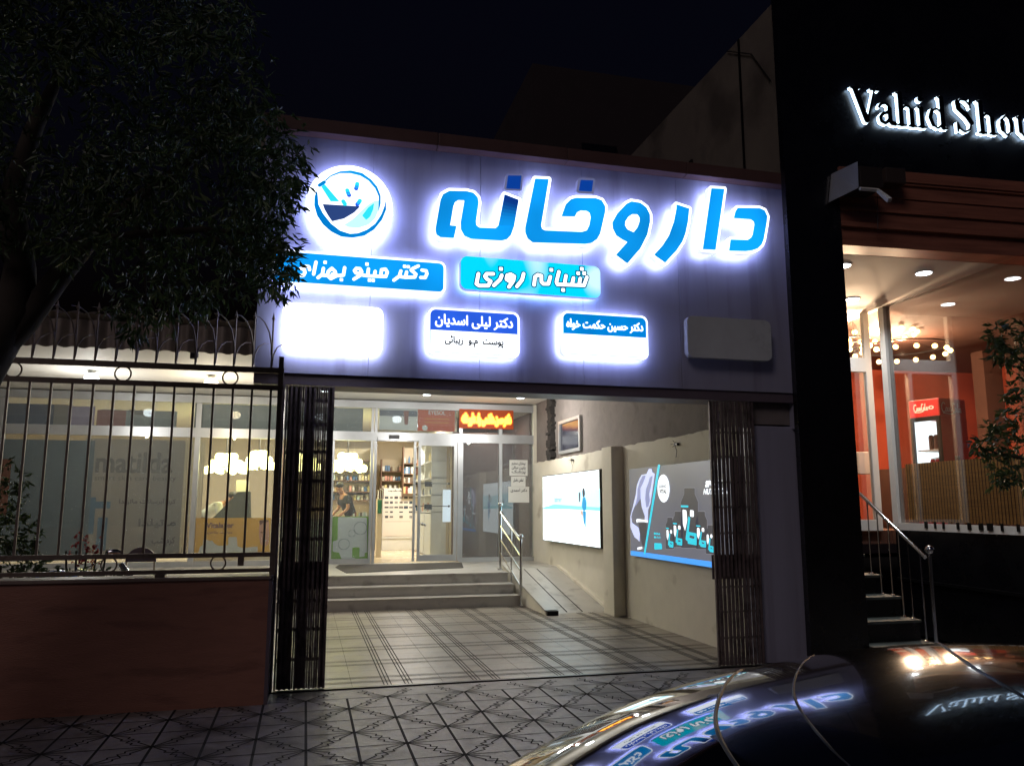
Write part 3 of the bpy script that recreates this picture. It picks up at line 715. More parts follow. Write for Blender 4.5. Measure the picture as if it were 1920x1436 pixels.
# box 2
l2 = thing('light_box', 'grey lit nutrition poster box with athlete, bottles and blue lower edge', 'light box', (4.85, 10, 1.65))
XQ = 4.80; Y0, Y1, Z0, Z1 = 8.34, atX(1181, 950, XQ).y, atX(1338, 1064, XQ).z, atX(1334, 862, XQ).z
MB().box(XQ+.003, 4.858, Y0, Y1, Z0, Z1, bev=.004).build('case', M['black'], l2)
M['g1'] = emit('poster_grey', (.115, .12, .155), 1.0, True, '#55565e', .15, .8)
k = MB(); k.add([putX(Y1, Z0, XQ), putX(Y0, Z0, XQ), putX(Y0, Z1, XQ), putX(Y1, Z1, XQ)], [(0, 1, 2, 3)]); build_flat(k, 'face', M['g1'], l2)
M['bl'] = emit('strip_blue', (.06, .35, .95), 1.0); M['tq'] = emit('turquoise', (.02, .62, .80), 1.0); M['wl'] = emit('poster_white', (.9, .95, 1), 1.3); M['mus'] = emit('pale_muscle', (.55, .60, .85), 1.05); M['musd'] = emit('shade_muscle', (.24, .27, .48), 1.0); M['bot'] = emit('bottle_dark', (.045, .045, .06), 1.0); M['bote'] = emit('bottle_edge', (.24, .24, .29), 1.0)
zQ = xf(1160, 860, 6.681, XQ-.004)
k = MB(); k.add([putX(Y1, Z0, XQ-.004), putX(Y0, Z0, XQ-.004), putX(Y0, Z0+.07, XQ-.004), putX(Y1, Z0+.07, XQ-.004)], [(0, 1, 2, 3)]); build_flat(k, 'blue_strip', M['bl'], l2)
px_ = lambda n, p, m, d, r=0., res=.014: poly_x(n, p, M[m], l2, zQ, XQ-d, res, r)
px_('slash', [(495,70),(522,72),(335,1195),(315,1190)], 'tq', .006)
px_('athlete', [(290,200),(350,190),(380,125),(415,125),(425,170),(455,185),(440,300),(400,560),(370,640),(368,790),(325,790),(330,720),(290,600),(275,480),(240,500),(200,600),(175,660),(160,720),(170,800),(250,860),(268,940),(262,1040),(240,1010),(200,980),(150,860),(148,720),(170,640),(215,450),(230,330),(260,250)], 'mus', .0065)
px_('athlete_shade', [(300,215),(345,205),(310,300),(275,370),(278,500),(250,540),(210,600),(235,480),(240,380),(265,290)], 'musd', .008)
px_('athlete_shade', [(395,230),(430,210),(410,330),(385,440),(395,520),(375,600),(350,610),(335,500),(345,380),(375,300)], 'musd', .008)
px_('athlete_legs', [(250,800),(350,800),(355,880),(345,1000),(320,1100),(300,1090),(275,980),(265,880)], 'bot', .0075)
px_('dumbbell', [(222,765),(235,750),(330,765),(370,775),(370,800),(330,790),(240,790),(232,805)], 'wl', .009)
px_('shoe', [(235,1110),(300,1098),(292,1060),(300,1125),(240,1140)], 'wl', .009)
ce = zQ((565, 370)); k = MB(); field_mesh(k, lambda P: np.hypot((P[:, 0]-ce[0])/1.0, P[:, 1]-ce[1])-.19, (ce[0]-.25, ce[1]-.25, ce[0]+.25, ce[1]+.25), .014, putX, XQ-.010, None); build_flat(k, 'round_badge', M['wl'], l2)
k = MB(); text_mesh(k, 'VITAL', (-(ce[0]+.13), ce[1]-.07, -(ce[0]-.10), ce[1]-.01), tx, XQ-.0115, None, bold=.004); text_mesh(k, 'EURHO', (-(ce[0]+.13), ce[1]+.005, -(ce[0]-.10), ce[1]+.05), tx, XQ-.0115, None, bold=.002); build_flat(k, 'badge_text', M['dark_l'], l2)
def bottle(cx, ytop, ybot, w, lab0):     # a picture of a bottle, zoomed pixels
    hw = w/2; nk = hw*.62; sh = ytop+(ybot-ytop)*.13
    P = [(cx-nk, ytop), (cx+nk, ytop), (cx+nk, sh-(ybot-ytop)*.03), (cx+hw, sh+(ybot-ytop)*.10), (cx+hw, ybot-6), (cx+hw*.8, ybot), (cx-hw*.8, ybot), (cx-hw, ybot-6), (cx-hw, sh+(ybot-ytop)*.10), (cx-nk, sh-(ybot-ytop)*.03)]
    px_('bottle_rim', P, 'bote', .0062, .006); px_('bottle_body', P, 'bot', .0072)
    h = ybot-lab0
    px_('bottle_label', [(cx-hw, lab0), (cx-hw*.1, lab0+4), (cx-hw*.1, lab0+h*.04+8), (cx-hw, lab0+h*.04+4)], 'tq', .009)
    px_('bottle_figure', [(cx-hw*.8, lab0+h*.1), (cx-hw*.35, lab0+h*.12), (cx-hw*.25, lab0+h*.35), (cx-hw*.5, lab0+h*.6), (cx-hw*.75, lab0+h*.45)], 'wl', .009)
    px_('bottle_label', [(cx-hw*.1, lab0+h*.25), (cx+hw*.1, lab0+h*.3), (cx-hw*.2, lab0+h*.85), (cx-hw*.45, lab0+h*.8)], 'tq', .009)
    px_('bottle_label', [(cx-hw*.1, lab0+h*.62), (cx+hw*.85, lab0+h*.66), (cx+hw*.85, lab0+h*.94), (cx-hw*.2, lab0+h*.9)], 'tq', .009)
    px_('bottle_label', [(cx+hw*.05, lab0+h*.70), (cx+hw*.6, lab0+h*.73), (cx+hw*.6, lab0+h*.79), (cx, lab0+h*.76)], 'dark_l', .0105)
    px_('bottle_badge', [(cx+hw*.1, lab0+h*.12), (cx+hw*.5, lab0+h*.13), (cx+hw*.5, lab0+h*.27), (cx+hw*.1, lab0+h*.26)], 'wl', .010, .004)
bottle(890, 365, 1115, 215, 580); bottle(1040, 660, 1130, 140, 830); bottle(745, 660, 1105, 130, 800); bottle(645, 735, 1130, 105, 860); bottle(1150, 830, 1190, 110, 915)
k = MB(); a = zQ((445, 920)); b = zQ((525, 1000)); text_mesh(k, 'BCAA', (-a[0], (a[1]+b[1])/2+.01, -b[0], a[1]), tx, XQ-.009, None, bold=.004); text_mesh(k, '8:1:1', (-a[0], b[1], -b[0], (a[1]+b[1])/2-.01), tx, XQ-.009, None, bold=.004); build_flat(k, 'product_text', M['tq'], l2)
px_('product_box', [(450,1052),(540,1058),(548,1130),(450,1135)], 'tq', .0085)
k = MB(); a = zQ((1085, 275)); b = zQ((1160, 355)); text_mesh(k, 'SPORT', (-a[0], b[1]+.0, -b[0]+.28, a[1]), tx, XQ-.009, None, bold=.008, shear=.25)
a = zQ((1062, 365)); b = zQ((1160, 445)); text_mesh(k, 'NUTRITION', (-a[0], b[1], -b[0]+.42, a[1]-.01), tx, XQ-.009, None, bold=.004, shear=.3); build_flat(k, 'headline_text', M['wl'], l2)
# hooks with wires
for i, (px, py) in enumerate(((1073, 862), (1268, 832))):
    c = atX(px, py, 4.84); m = MB(); m.tube([(4.84, c.y, c.z+.02), (4.81, c.y, c.z), (4.84, c.y-.01, c.z-.10), (4.83, c.y, 2.33)], .004, 5); m.box(4.82, 4.86, c.y-.05, c.y+.03, c.z-.02, c.z+.01)
    for a in range(5): m.tube([(4.83, c.y, c.z), (4.80, c.y+.09*math.cos(a*1.3), c.z+.05*math.sin(a*1.3))], .003, 4)
    m.build('wire_hook', M['darkm'], label=('twisted wire hook above the beach light box', 'twisted wire hook above the nutrition poster box')[i], cat='hook')
# ================================================================= steps, ramp, rail
MB().box(-9, 3.60, 13.45, SY+.1, 0, .17).build('entrance_steps', M['marble'], label='three low marble steps running up to the shop platform', cat='steps')
st = bpy.data.objects['entrance_steps']; st['label'] = 'three low marble steps running up to the shop platform'
def tread(y, z, zt, name='riser_step', x1=3.6):
    MB().box(-9, x1, y, SY+.1, z, zt-.03).build(name, M['marble'], st); MB().box(-9, x1+.01, y-.02, SY+.1, zt-.03+.001, zt, bev=.004).build('nosing', M['marble'], st)
MB().box(-9, 3.61, 13.43, SY+.1, .171, .176).build('nosing', M['marble'], st)
tread(13.78, .178, .34, x1=3.58); tread(14.11, .342, .51, x1=3.56)
MB().box(3.57, 4.86, 15.1, SY+.1, 0, .508).build('landing', M['marble'], st)
ra = MB(); ra.prism([(12.35, 0), (15.1, .505), (15.1, 0)], 3.86, 4.80, axis='x'); ra = ra.build('wheelchair_ramp', M['marble'], label='sloping stone ramp between the steps and the cream wall', cat='ramp')
MB().prism([(12.25, 0), (12.25, .05), (15.1, .575), (15.1, 0)], 3.70, 3.86, axis='x').build('side_kerb', M['plaster'], ra)
MB().prism([(12.2, .052), (12.2, .08), (15.12, .61), (15.12, .58)], 3.68, 3.88, axis='x').build('kerb_cap', M['marble'], ra)
MB().box(3.70, 3.88, 12.14, 12.2, 0, .07).build('end_stone', M['darkm'], ra)
MB().prism([(12.3, .0), (12.3, .04), (15.1, .55), (15.1, 0)], 4.80, 4.86, axis='x').build('wall_skirt', M['plaster'], ra)
m = MB()
for xx in (4.1, 4.36): m.prism([(12.4, .0135), (15.0, .4915), (15.0, .4945), (12.4, .0165)], xx, xx+.012, axis='x')
m.build('ramp_groove', M['groove'], ra)
hr = thing('stair_handrail', 'polished steel handrail with four slanted bars beside the steps', 'handrail', (3.5, 14, 0))
pA, pB = Vector((3.62, 13.42, 0)), Vector((3.55, 14.62, .51))
for p, h in ((pA, 1.12), (pB, 1.16)):
    m = MB(); m.tube([p, p+Vector((0, 0, h))], .024, 10); m.sphere(p+Vector((0, 0, h+.045)), .045); m.lathe(p+Vector((0, 0, .0)), [(.06, .0), (.06, .012), (.03, .02)], 12); m.build('post', M['chrome'], hr)
for i, f in enumerate((.97, .74, .51, .28)):
    MB().tube([pA+Vector((0, 0, 1.12*f)), pB+Vector((0, 0, 1.10*f))], .022 if i == 0 else .012, 8).build('rail', M['chrome'], hr)
pm = (pA+pB)/2; MB().tube([pm+Vector((0.02, 0, .05)), pm+Vector((0.02, 0, 1.05))], .014, 8).build('baluster', M['chrome'], hr)
a, b, c, d = atZ(635, 1065, .515), atZ(649, 1074, .515), atZ(869, 1064, .515), atZ(845, 1054, .515)
MB().prism([(a.x-.05, 16.0), (b.x, b.y), (c.x, c.y), (3.2, 16.6), (.7, 16.6)], .5105, .522, axis='z').build('door_mat', M['rubber'], label='dark rubber mat on the platform before the door', cat='door mat')
# ================================================================= shop: canopy, front, interior
sh = thing('pharmacy_building', 'single storey pharmacy with white soffit canopy and aluminium glass front', 'shop building', (0, SY, FZ))
MB().box(-9, 4.9, 12.25, SY+.1, 3.93, 4.0).build('canopy_soffit', M['soffit'], sh)
MB().box(-9, 4.9, 12.12, 12.24, 3.90, 4.0).build('soffit_edge', M['soffit'], sh)
# corrugated fascia sheet
m = MB(); nx = 420; vs = []; ph = .24
for i in range(nx+1):
    x = -9+13.7*i/nx; o = .028*math.sin(x/ph*2*math.pi)
    vs.append((x, 12.06+o, 3.93-.03*(1+math.cos(x/ph*2*math.pi))/2*1.0-.03)); vs.append((x, 12.06+o, 4.28))
fs = [(2*i, 2*i+2, 2*i+3, 2*i+1) for i in range(nx)]; m.add(vs, fs, 0, True)
vs = []
for i in range(nx+1):
    x = -9+13.7*i/nx; o = .028*math.sin(x/ph*2*math.pi+1)
    vs += [(x, 12.10+.02*math.sin(x/ph*2*math.pi), 4.28+.012*math.sin(x/ph*2*math.pi)), (x, 12.02+.0*o, 4.36+.016*math.sin(x/ph*2*math.pi)), (x, 12.3, 4.44+.02*math.sin(x/ph*2*math.pi))]
fs = []
for i in range(nx): fs += [(3*i, 3*i+3, 3*i+4, 3*i+1), (3*i+1, 3*i+4, 3*i+5, 3*i+2)]
m.add(vs, fs, 0, True); m.build('corrugated_edge', M['corr'], sh)
MB().box(-9, 4.9, 12.3, SY+6, 4.02, 4.3).build('roof', M['corr'], sh)
# aluminium front
fr = MB(); a_ = .04
def V(x0, x1, z0=FZ, z1=3.91, y0=SY-.04, y1=SY+.05): fr.box(x0, x1, y0, y1, z0, z1, bev=.004)
for x0, x1 in ((-5.75, -5.6), (-2.20, -2.10), (1.29, 1.345), (1.36, 1.42), (4.08, 4.15), (4.95, 5.0)): V(x0, x1, FZ, 3.74)
V(3.20, 3.275, FZ, 3.04); V(3.20, 3.26, 3.24, 3.74); V(.50, .545, FZ, 3.04)
fr.box(-9, 5.0, SY-.045, SY+.055, 3.745, 3.90); fr.box(-9, 5.0, SY-.05, SY+.06, 3.045, 3.235)
fr.box(-9, 1.30, SY-.03, SY+.04, FZ, FZ+.10); fr.box(3.275, 4.96, SY-.03, SY+.04, FZ, FZ+.09)
fr.build('window_frame', M['alu'], sh)
MB().box(4.86, 5.05, SY-.06, SY+.3, FZ, 3.92).build('end_pier', M['plaster'], sh)
for x0, x1 in ((-5.6, -2.2), (-2.1, .5), (.545, 1.29), (3.275, 4.08), (4.15, 4.95)):
    MB().box(x0, x1, SY+.0, SY+.008, FZ+.1, 3.045).build('window_pane', M['glassr' if x0 > 3 else 'glass'], sh)
for x0, x1 in ((-5.6, -2.2), (-2.1, 1.29), (1.42, 3.2), (3.26, 4.95)):
    MB().box(x0, x1, SY+.0, SY+.008, 3.235, 3.745).build('window_pane', M['glass'], sh)
# door leaf
dr = thing('shop_door', 'framed glass door leaf standing half open with chrome handle', 'door', (2.3, SY-.1, FZ))
m = MB(); y0, y1 = SY-.12, SY-.06; x0, x1 = 2.19, 3.19
for b in ((x0, x0+.05), (x0+.10, x0+.16), (x1-.13, x1-.06), (x1-.05, x1)): m.box(b[0], b[1], y0, y1, FZ+.03, 3.04, bev=.004)
m.box(x0+.16, x1-.13, y0, y1, FZ+.03, FZ+.16); m.box(x0+.16, x1-.13, y0, y1, 2.96, 3.04)
m.build('frame', M['alu'], dr); MB().box(x0+.16, x1-.13, SY-.094, SY-.086, FZ+.16, 2.96).build('pane', M['glass'], dr)
m = MB(); m.sphere((x0+.20, SY-.17, 1.31), .035); m.tube([(x0+.20, SY-.17, 1.31), (x0+.2, SY-.1, 1.31)], .012); m.sphere((x0+.26, SY-.15, 1.29), .028); m.build('handle', M['chrome'], dr)
MB().box(1.42, 2.3, SY-.1, SY-.052, 3.06, 3.13).build('door_operator', M['alu'], sh)
MB().box(1.66, 1.88, SY-.14, SY-.10, 3.09, 3.17, bev=.01).build('door_sensor', M['black'], sh)
# interior shell
IY = 23.0
MB().box(-9, 4.9, SY+.1, IY, FZ-.1, FZ+.001).build('shop_floor', M['floorin'], sh)
MB().box(-9, 4.9, SY+.1, IY, 3.75, 3.9).build('shop_ceiling', M['white'], sh)
MB().box(-9, 4.9, IY, IY+.1, FZ, 3.75).build('back_wall', M['wallin'], sh)
MB().box(4.80, 4.9, SY+.1, IY, FZ+.001, 3.75).build('right_wall', M['brown'], sh)
MB().box(-9.1, -9, SY, IY, FZ, 3.9).build('left_wall', M['wallin'], sh)
MB().box(3.3, 4.79, 18.3, 18.4, FZ+.001, 3.4).build('partition', M['brown'], sh)
MB().box(3.28, 3.4, 18.4, IY, FZ+.001, 3.75).build('partition', M['wallin'], sh)
# slatted blind behind the left glass
m = MB()
for i in range(23):
    x = -3.05+i*.045; m.box(x, x+.036, SY+.25, SY+.262, FZ+.2, 3.0)
m.build('vertical_blind', M['wallin'], label='pale vertical slat blind behind the glass left of the lit chandelier', cat='blind')
# banners in the window -----------------------------------------------------------
def banner(name, label, x0, x1, z0, z1, m, y=None, group=None, cat='poster'):
    y = SY+.03 if y is None else y
    t = thing(name, label, cat, ((x0+x1)/2, y, z0), group=group); MB().box(x0, x1, y, y+.004, z0, z1).build('sheet', m, t); return t, y-.003
def onF(name, par, y, m, polys, res=.02, r=0.):
    k = MB(); field_mesh(k, lambda P: sd_polys(P, polys)-r, bounds(polys, .03+r), res, putF, y, None); return build_flat(k, name, m, par)
def txt(par, y, m, s, box, bold=.0, name='lettering', **kw):
    k = MB(); text_mesh(k, s, box, putF, y, None, bold=bold, **kw); return build_flat(k, name, m, par)
Pv = lambda x, y, Y=SY: (lambda q: (q.x, q.z))(atY(x, y, Y))
def rect(a, b, Y=SY): p, q = Pv(*a, Y), Pv(*b, Y); return [(p[0], p[1]), (q[0], p[1]), (q[0], q[1]), (p[0], q[1])]
Mp = dict(paper=tlum('poster_cream', '#9c9388', .45), grey=mat('print_grey', '#5d564f', .6), blue=mat('print_blue', '#44677c', .5), yel=mat('print_yellow', '#dda01c', .5, noise_amt=.05), bw=mat('print_bottle', '#c8c2b6', .6), skin=mat('print_skin', '#c58a68', .6), hair=mat('print_hair', '#7a4a2a', .6), orange=tlum('print_orange', '#c9571f', .35), pgreen=mat('print_green', '#7fae34', .5), pw=mat('paper_white', '#d4d4d0', .6), redp=mat('print_red', '#7d4238', .5), navy=mat('print_navy', '#464e60', .5), pinkp=mat('print_pale', '#8f7f96', .5, noise_amt=.2, scale=3), pal=tlum('print_bluegrey', '#7d8484', .3))
a = Pv(-30, 822); b = Pv(160, 1050); banner('dim_glass_sheet', 'blue grey sheet added to dim the glass at the far left', a[0], b[0], b[1], a[1], tlum('dim_glass_sheet', '#5c6a6f', .3), SY+.02, cat='added sheet')  # added sheet puts the dim, hazy look of this glass into colour
a = Pv(176, 822); b = Pv(334, 1045)
t, y = banner('window_poster', 'tall pale poster with large grey word and small blue squares behind the fence', a[0]-.15, b[0], b[1], a[1], Mp['paper'])
q0, q1 = Pv(177, 886), Pv(325, 848); txt(t, y, Mp['grey'], 'matilda', (q0[0], q0[1], q1[0], q1[1]), .012)
q0, q1 = Pv(176, 903), Pv(330, 892); txt(t, y, Mp['grey'], 'smart skin care beauty', (q0[0], q0[1], q1[0], q1[1]))
q0, q1 = Pv(222, 948), Pv(330, 934); txt(t, y, Mp['grey'], farsi('کرم آبرسانت ماتیلدا'), (q0[0], q0[1], q1[0], q1[1]), .004)
q0, q1 = Pv(258, 990), Pv(330, 972); txt(t, y, Mp['grey'], farsi('ماتیلدا'), (q0[0], q0[1], q1[0], q1[1]), .008)
q0, q1 = Pv(283, 1025), Pv(328, 1006); txt(t, y, Mp['grey'], farsi('کرم شب'), (q0[0], q0[1], q1[0], q1[1]), .004)
onF('blue_block', t, y, Mp['blue'], [rect((160, 932), (174, 1001))]); onF('blue_block', t, y, Mp['blue'], [rect((177, 940), (206, 953))]); onF('blue_block', t, y-.002, Mp['blue'], [rect((183, 970), (197, 1032))])
a = Pv(366, 971); b = Pv(505, 1038)
t, y = banner('window_poster', 'yellow advertising poster with woman face and bottles in the left window', a[0], b[0]+1.6*.0, b[1], a[1], Mp['yel'], SY+.06)
y_p = SY+.06
q0, q1 = Pv(386, 993, y_p), Pv(439, 979, y_p); txt(t, y, Mp['hair'], 'Vitalayer', (q0[0], q0[1], q1[0], q1[1]), .006)
q0, q1 = Pv(388, 1001, y_p), Pv(436, 995, y_p); txt(t, y, Mp['hair'], farsi('ویتالیر پلاس'), (q0[0], q0[1], q1[0], q1[1]), .002)
f_ = lambda X, Yp: Pv(360+X/7.975, 880+Yp/7.975, y_p)
onF('bottles_print', t, y, Mp['bw'], [[f_(90, 1270), f_(120, 1150), f_(160, 1130), f_(170, 1040), f_(230, 1050), f_(270, 1070), f_(300, 1060), f_(340, 1110), f_(400, 1140), f_(540, 1130), f_(545, 1010), f_(670, 1005), f_(680, 1150), f_(760, 1170), f_(980, 1150), f_(980, 1270)]])
onF('face_print', t, y-.001, Mp['skin'], [[f_(1010, 770), f_(1150, 760), f_(1160, 1000), f_(1140, 1120), f_(1080, 1160), f_(1020, 1110), f_(1000, 950)]])
onF('hair_print', t, y-.002, Mp['hair'], [[f_(1005, 760), f_(1150, 750), f_(1140, 780), f_(1060, 800), f_(1015, 840)]]); onF('eye_print', t, y-.002, Mp['hair'], [[f_(1015, 940), f_(1045, 925), f_(1070, 945), f_(1040, 955)]], .008); onF('smile_print', t, y-.002, Mp['bw'], [[f_(1040, 1058), f_(1110, 1050), f_(1125, 1060), f_(1080, 1085)]], .008)
a = Pv(622, 968); b = Pv(692, 1055)
t, y = banner('window_poster', 'white and green leaflet poster low in the window beside the door', .55, b[0]-.03, b[1], a[1], Mp['pgreen'], SY+.05)
onF('white_area', t, y, Mp['pw'], [[Pv(634, 969), Pv(688, 970), Pv(689, 1036), Pv(684, 1036), Pv(684, 1043), Pv(666, 1045), Pv(664, 1050), Pv(640, 1047), Pv(636, 1036), Pv(624, 1034), Pv(624, 1015), Pv(633, 1012)]])
onF('green_block', t, y-.002, Mp['pgreen'], [rect((661, 1026), (674, 1045))])
k = MB()
for c_, r_ in ((( 676, 990), .13), ((645, 1020), .11), ((660, 1000), .07)):
    cc = Pv(*c_); field_mesh(k, lambda P: np.abs(np.hypot(P[:, 0]-cc[0], P[:, 1]-cc[1])-r_)-.006, (cc[0]-r_-.03, cc[1]-r_-.03, cc[0]+r_+.03, cc[1]+r_+.03), .012, putF, y-.0015, None)
build_flat(k, 'ring_print', Mp['pal'], t)
# transom banners
def tb(label, a, b, m, name='transom_banner'): p, q = Pv(*a), Pv(*b); return banner(name, label, p[0], q[0], q[1], p[1], m, group=None)
t, y = tb('dim violet grey banner at far left above the windows', (0, 757), (175, 801), Mp['pinkp']); onF('box_print', t, y, Mp['paper'], [rect((101, 757), (125, 797))])
onF('box_print', t, y, Mp['navy'], [rect((0, 755), (98, 800))])
t, y = tb('dim grey green banner with a brand word in the left transom', (188, 767), (330, 802), Mp['pal']); q0, q1 = Pv(241, 780), Pv(288, 768); txt(t, y, Mp['grey'], 'Vitalayer', (q0[0], q0[1], q1[0], q1[1]), .005); onF('figure_print', t, y, Mp['redp'], [rect((182, 768), (234, 802))])
t, y = tb('blank pale panel with red bottom stripe in the transom', (366, 756), (680, 812), Mp['pal']); onF('red_stripe', t, y, Mp['redp'], [rect((366, 806), (680, 812))])
t, y = tb('blue and cream banner with red tube above the open door', (712, 765), (783, 807), Mp['pw']); onF('blue_sky_print', t, y, Mp['navy'], [rect((712, 768), (783, 781))]); onF('tube_print', t, y-.001, Mp['redp'], [[Pv(757, 770), Pv(767, 770), Pv(765, 796), Pv(759, 796)]], .01)
t, y = tb('orange rectangular poster above the door leaf', (784, 766), (853, 809), Mp['orange']); q0, q1 = Pv(804, 777), Pv(836, 770); txt(t, y, Mp['pw'], 'EYESOL', (q0[0], q0[1], q1[0], q1[1]), .002)
cc = Pv(797, 802); k = MB(); field_mesh(k, lambda P: np.hypot(P[:, 0]-cc[0], P[:, 1]-cc[1])-.06, (cc[0]-.1, cc[1]-.1, cc[0]+.1, cc[1]+.1), .01, putF, y, None); build_flat(k, 'round_print', Mp['pw'], t)
for zz_ in (783, 790): q0, q1 = Pv(796, zz_+2), Pv(842, zz_); onF('line_print', t, y, Mp['yel'], [[(q0[0], q0[1]), (q1[0], q0[1]), (q1[0], q0[1]+.012), (q0[0], q0[1]+.012)]], .008)
M['neon'] = emit('neon_orange', (1.0, .50, .06), 3.2, True); M['neonh'] = emit('neon_glow', (1.0, .26, .02), 1.6, True)
ns = thing('neon_sign', 'glowing orange Persian neon lettering above the right door panes', 'neon sign', (3.7, SY-.06, 3.4))
q0, q1 = Pv(864, 799), Pv(957, 777)
txt(ns, SY-.085, M['neon'], farsi('دکترحسن هاشمی راد داروخانه'), (q0[0], q0[1], q1[0], q1[1]), .014); txt(ns, SY-.078, M['neonh'], farsi('دکترحسن هاشمی راد داروخانه'), (q0[0]-.02, q0[1]-.02, q1[0]+.02, q1[1]+.02), .034, name='painted_glow')  # wider orange copy behind the letters paints in their glow
MB().box(q0[0]-.05, q1[0]+.05, SY-.072, SY-.066, q0[1]-.05, q1[1]+.08).build('backing', Mp['orange'], ns)
# papers stuck on the right pane
for i, (a, b, lb_) in enumerate((((955, 862), (989, 892), 'topmost handwritten paper taped on the right pane'), ((958, 893), (985, 912), 'small middle handwritten paper taped on the right pane'), ((953, 912), (992, 942), 'lowest and widest paper taped on the right pane'))):
    p, q = Pv(*a), Pv(*b); t, y = banner('paper_notice', lb_, p[0], q[0], q[1], p[1], Mp['pw'], SY-.012, group='paper notices on the door pane', cat='notice')
    rows = (3, 1, 1)[i]; h = (p[1]-q[1])
    words = (('بیماران محترم', 'پایین سالن', 'پزشک'), ('تماس حاصل',), ('دکتر احمدی',))[i]
    for r_ in range(rows): txt(t, y, M['ink'], farsi(words[r_]), (p[0]+.05, p[1]-.05-h*.26*r_-.08, q[0]-.05, p[1]-.04-h*.26*r_), .002, name='handwriting')
# ================================================================= lamps
def point(name, loc, col, w, r=.05, par=None, spot=None, rot=None):
    if spot:
        l = bpy.data.lights.new(name, 'SPOT'); l.spot_size = R(spot); l.spot_blend = .7
    else: l = bpy.data.lights.new(name, 'POINT')
    l.color = col; l.energy = w; l.shadow_soft_size = r
    o = bpy.data.objects.new(name, l); COL.objects.link(o); o.location = loc
    if rot: o.rotation_euler = rot
    if par is not None: child(o, par)
    return o
def area(name, loc, col, w, sx, sy, par=None, rot=None):
    l = bpy.data.lights.new(name, 'AREA'); l.shape = 'RECTANGLE'; l.size = sx; l.size_y = sy; l.color = col; l.energy = w
    o = bpy.data.objects.new(name, l); COL.objects.link(o); o.location = loc
    if rot: o.rotation_euler = rot
    if par is not None: child(o, par)
    return o
M['bulbw'] = emit('bulb_white', (.85, .95, 1.0), 14); M['bulby'] = emit('bulb_warm', (1.0, .85, .55), 14)
M['chw'] = emit('chandelier_bulb', (1.0, .90, .36), 9); M['edi'] = emit('filament_bulb', (1.0, .62, .22), 9)
names = ['cold white canopy lamp on the soffit, left of the warm one', 'warm white canopy lamp on the soffit above the yellow poster', 'canopy lamp hidden behind the left of the sign fascia', 'canopy lamp hidden behind the middle of the sign fascia', 'canopy lamp hidden behind the right of the sign fascia']
for i, x in enumerate((-3.56, -1.67, .25, 2.1, 3.9)):
    t = thing('canopy_lamp', names[i], 'ceiling lamp', (x, 14.45, 3.93), group='lamps under the canopy')
    MB().lathe((x, 14.45, 3.93), [(.05, 0), (.06, -.03), (.09, -.05), (.085, -.06)], 16).build('lamp_base', M['white'], t)
    MB().sphere((x, 14.45, 3.79), .115, 14, 10, sq=(1, 1, .8)).build('bulb', M['bulbw'] if i != 1 else M['bulby'], t)
    point('lamp_light', (x, 14.45, 3.25), (1, .96, .90) if i != 1 else (1, .87, .66), (62, 62, 62, 62, 95)[i], .03, t)
p_ = atY(366, 668, 12.02); t = thing('canopy_floodlight', 'small black floodlight clipped to the wavy canopy edge', 'floodlight', tuple(p_)); MB().box(p_.x-.06, p_.x+.05, 11.93, 12.0, p_.z-.05, p_.z+.04, bev=.01).build('housing', M['black'], t); MB().tube([(p_.x, 11.99, p_.z), (p_.x+.03, 12.04, p_.z+.12)], .012, 6).build('arm', M['black'], t)
# pharmacy ceiling panels
for i, (x, y) in enumerate(((2.62, 20.2), (-.6, 20.0), (-4.2, 19.6), (4.0, 17.8))):
    t = thing('ceiling_panel_light', ('square white ceiling panel light seen through the door leaf glass', 'square ceiling panel light over the middle of the shop', 'square ceiling panel light over the far left of the shop', 'square ceiling panel light inside the right door bay')[i], 'ceiling light', (x, y, 3.74))
    MB().box(x-.32, x+.32, y-.32, y+.32, 3.725, 3.748).build('frame', M['alu'], t); MB().box(x-.29, x+.29, y-.29, y+.29, 3.715, 3.7245).build('diffuser', M['bulbw'], t)
    area('panel_light', (x, y, 3.70), (1, .93, .82), (135, 110, 70, 18)[i], .55, .55, t)
# chandeliers
rc = random.Random(3)
for i, (px, py, wpx, n) in enumerate(((424, 872, 64, 30), (486, 866, 48, 22), (652, 870, 58, 28), (570, 868, 50, 20))):
    c = atY(px, py, 18.6); t = thing('chandelier', ('glaring yellow chandelier behind the fence, left of the gate, the wider one', 'glaring yellow chandelier just left of the folding gate', 'glaring yellow chandelier just right of the folding gate', 'chandelier hidden behind the folding gate slats')[i], 'chandelier', tuple(c), group='warm chandeliers in the pharmacy')
    r_ = wpx*18.6/1483/2
    m = MB(); m.tube([c+Vector((0, 0, .1)), (c.x, c.y, 3.74)], .012, 6); m.lathe(c, [(.01, -.18), (.05, -.1), (.03, 0), (.06, .1), (.02, .2)], 10)
    bl = MB()
    for k in range(n):
        a = 2*math.pi*k/n*(1 if k % 2 else 1); lv = k % 3; rr = r_*(1, .72, .42)[lv]; z = (-.10, .03, .17)[lv]+rc.uniform(-.02, .02)
        p = c+Vector((rr*math.cos(a), rr*math.sin(a)*.8, z)); m.tube([c+Vector((0, 0, z-.05)), (c+p)/2+Vector((0, 0, -.07)), p-Vector((0, 0, .05))], .006, 4)
        bl.sphere(p, .085, 8, 6)
    m.build('arms', M['chrome'], t); bl.build('bulbs', M['chw'], t); point('chandelier_light', c-Vector((0, .0, .02)), (1, .86, .48), 60, .03, t)
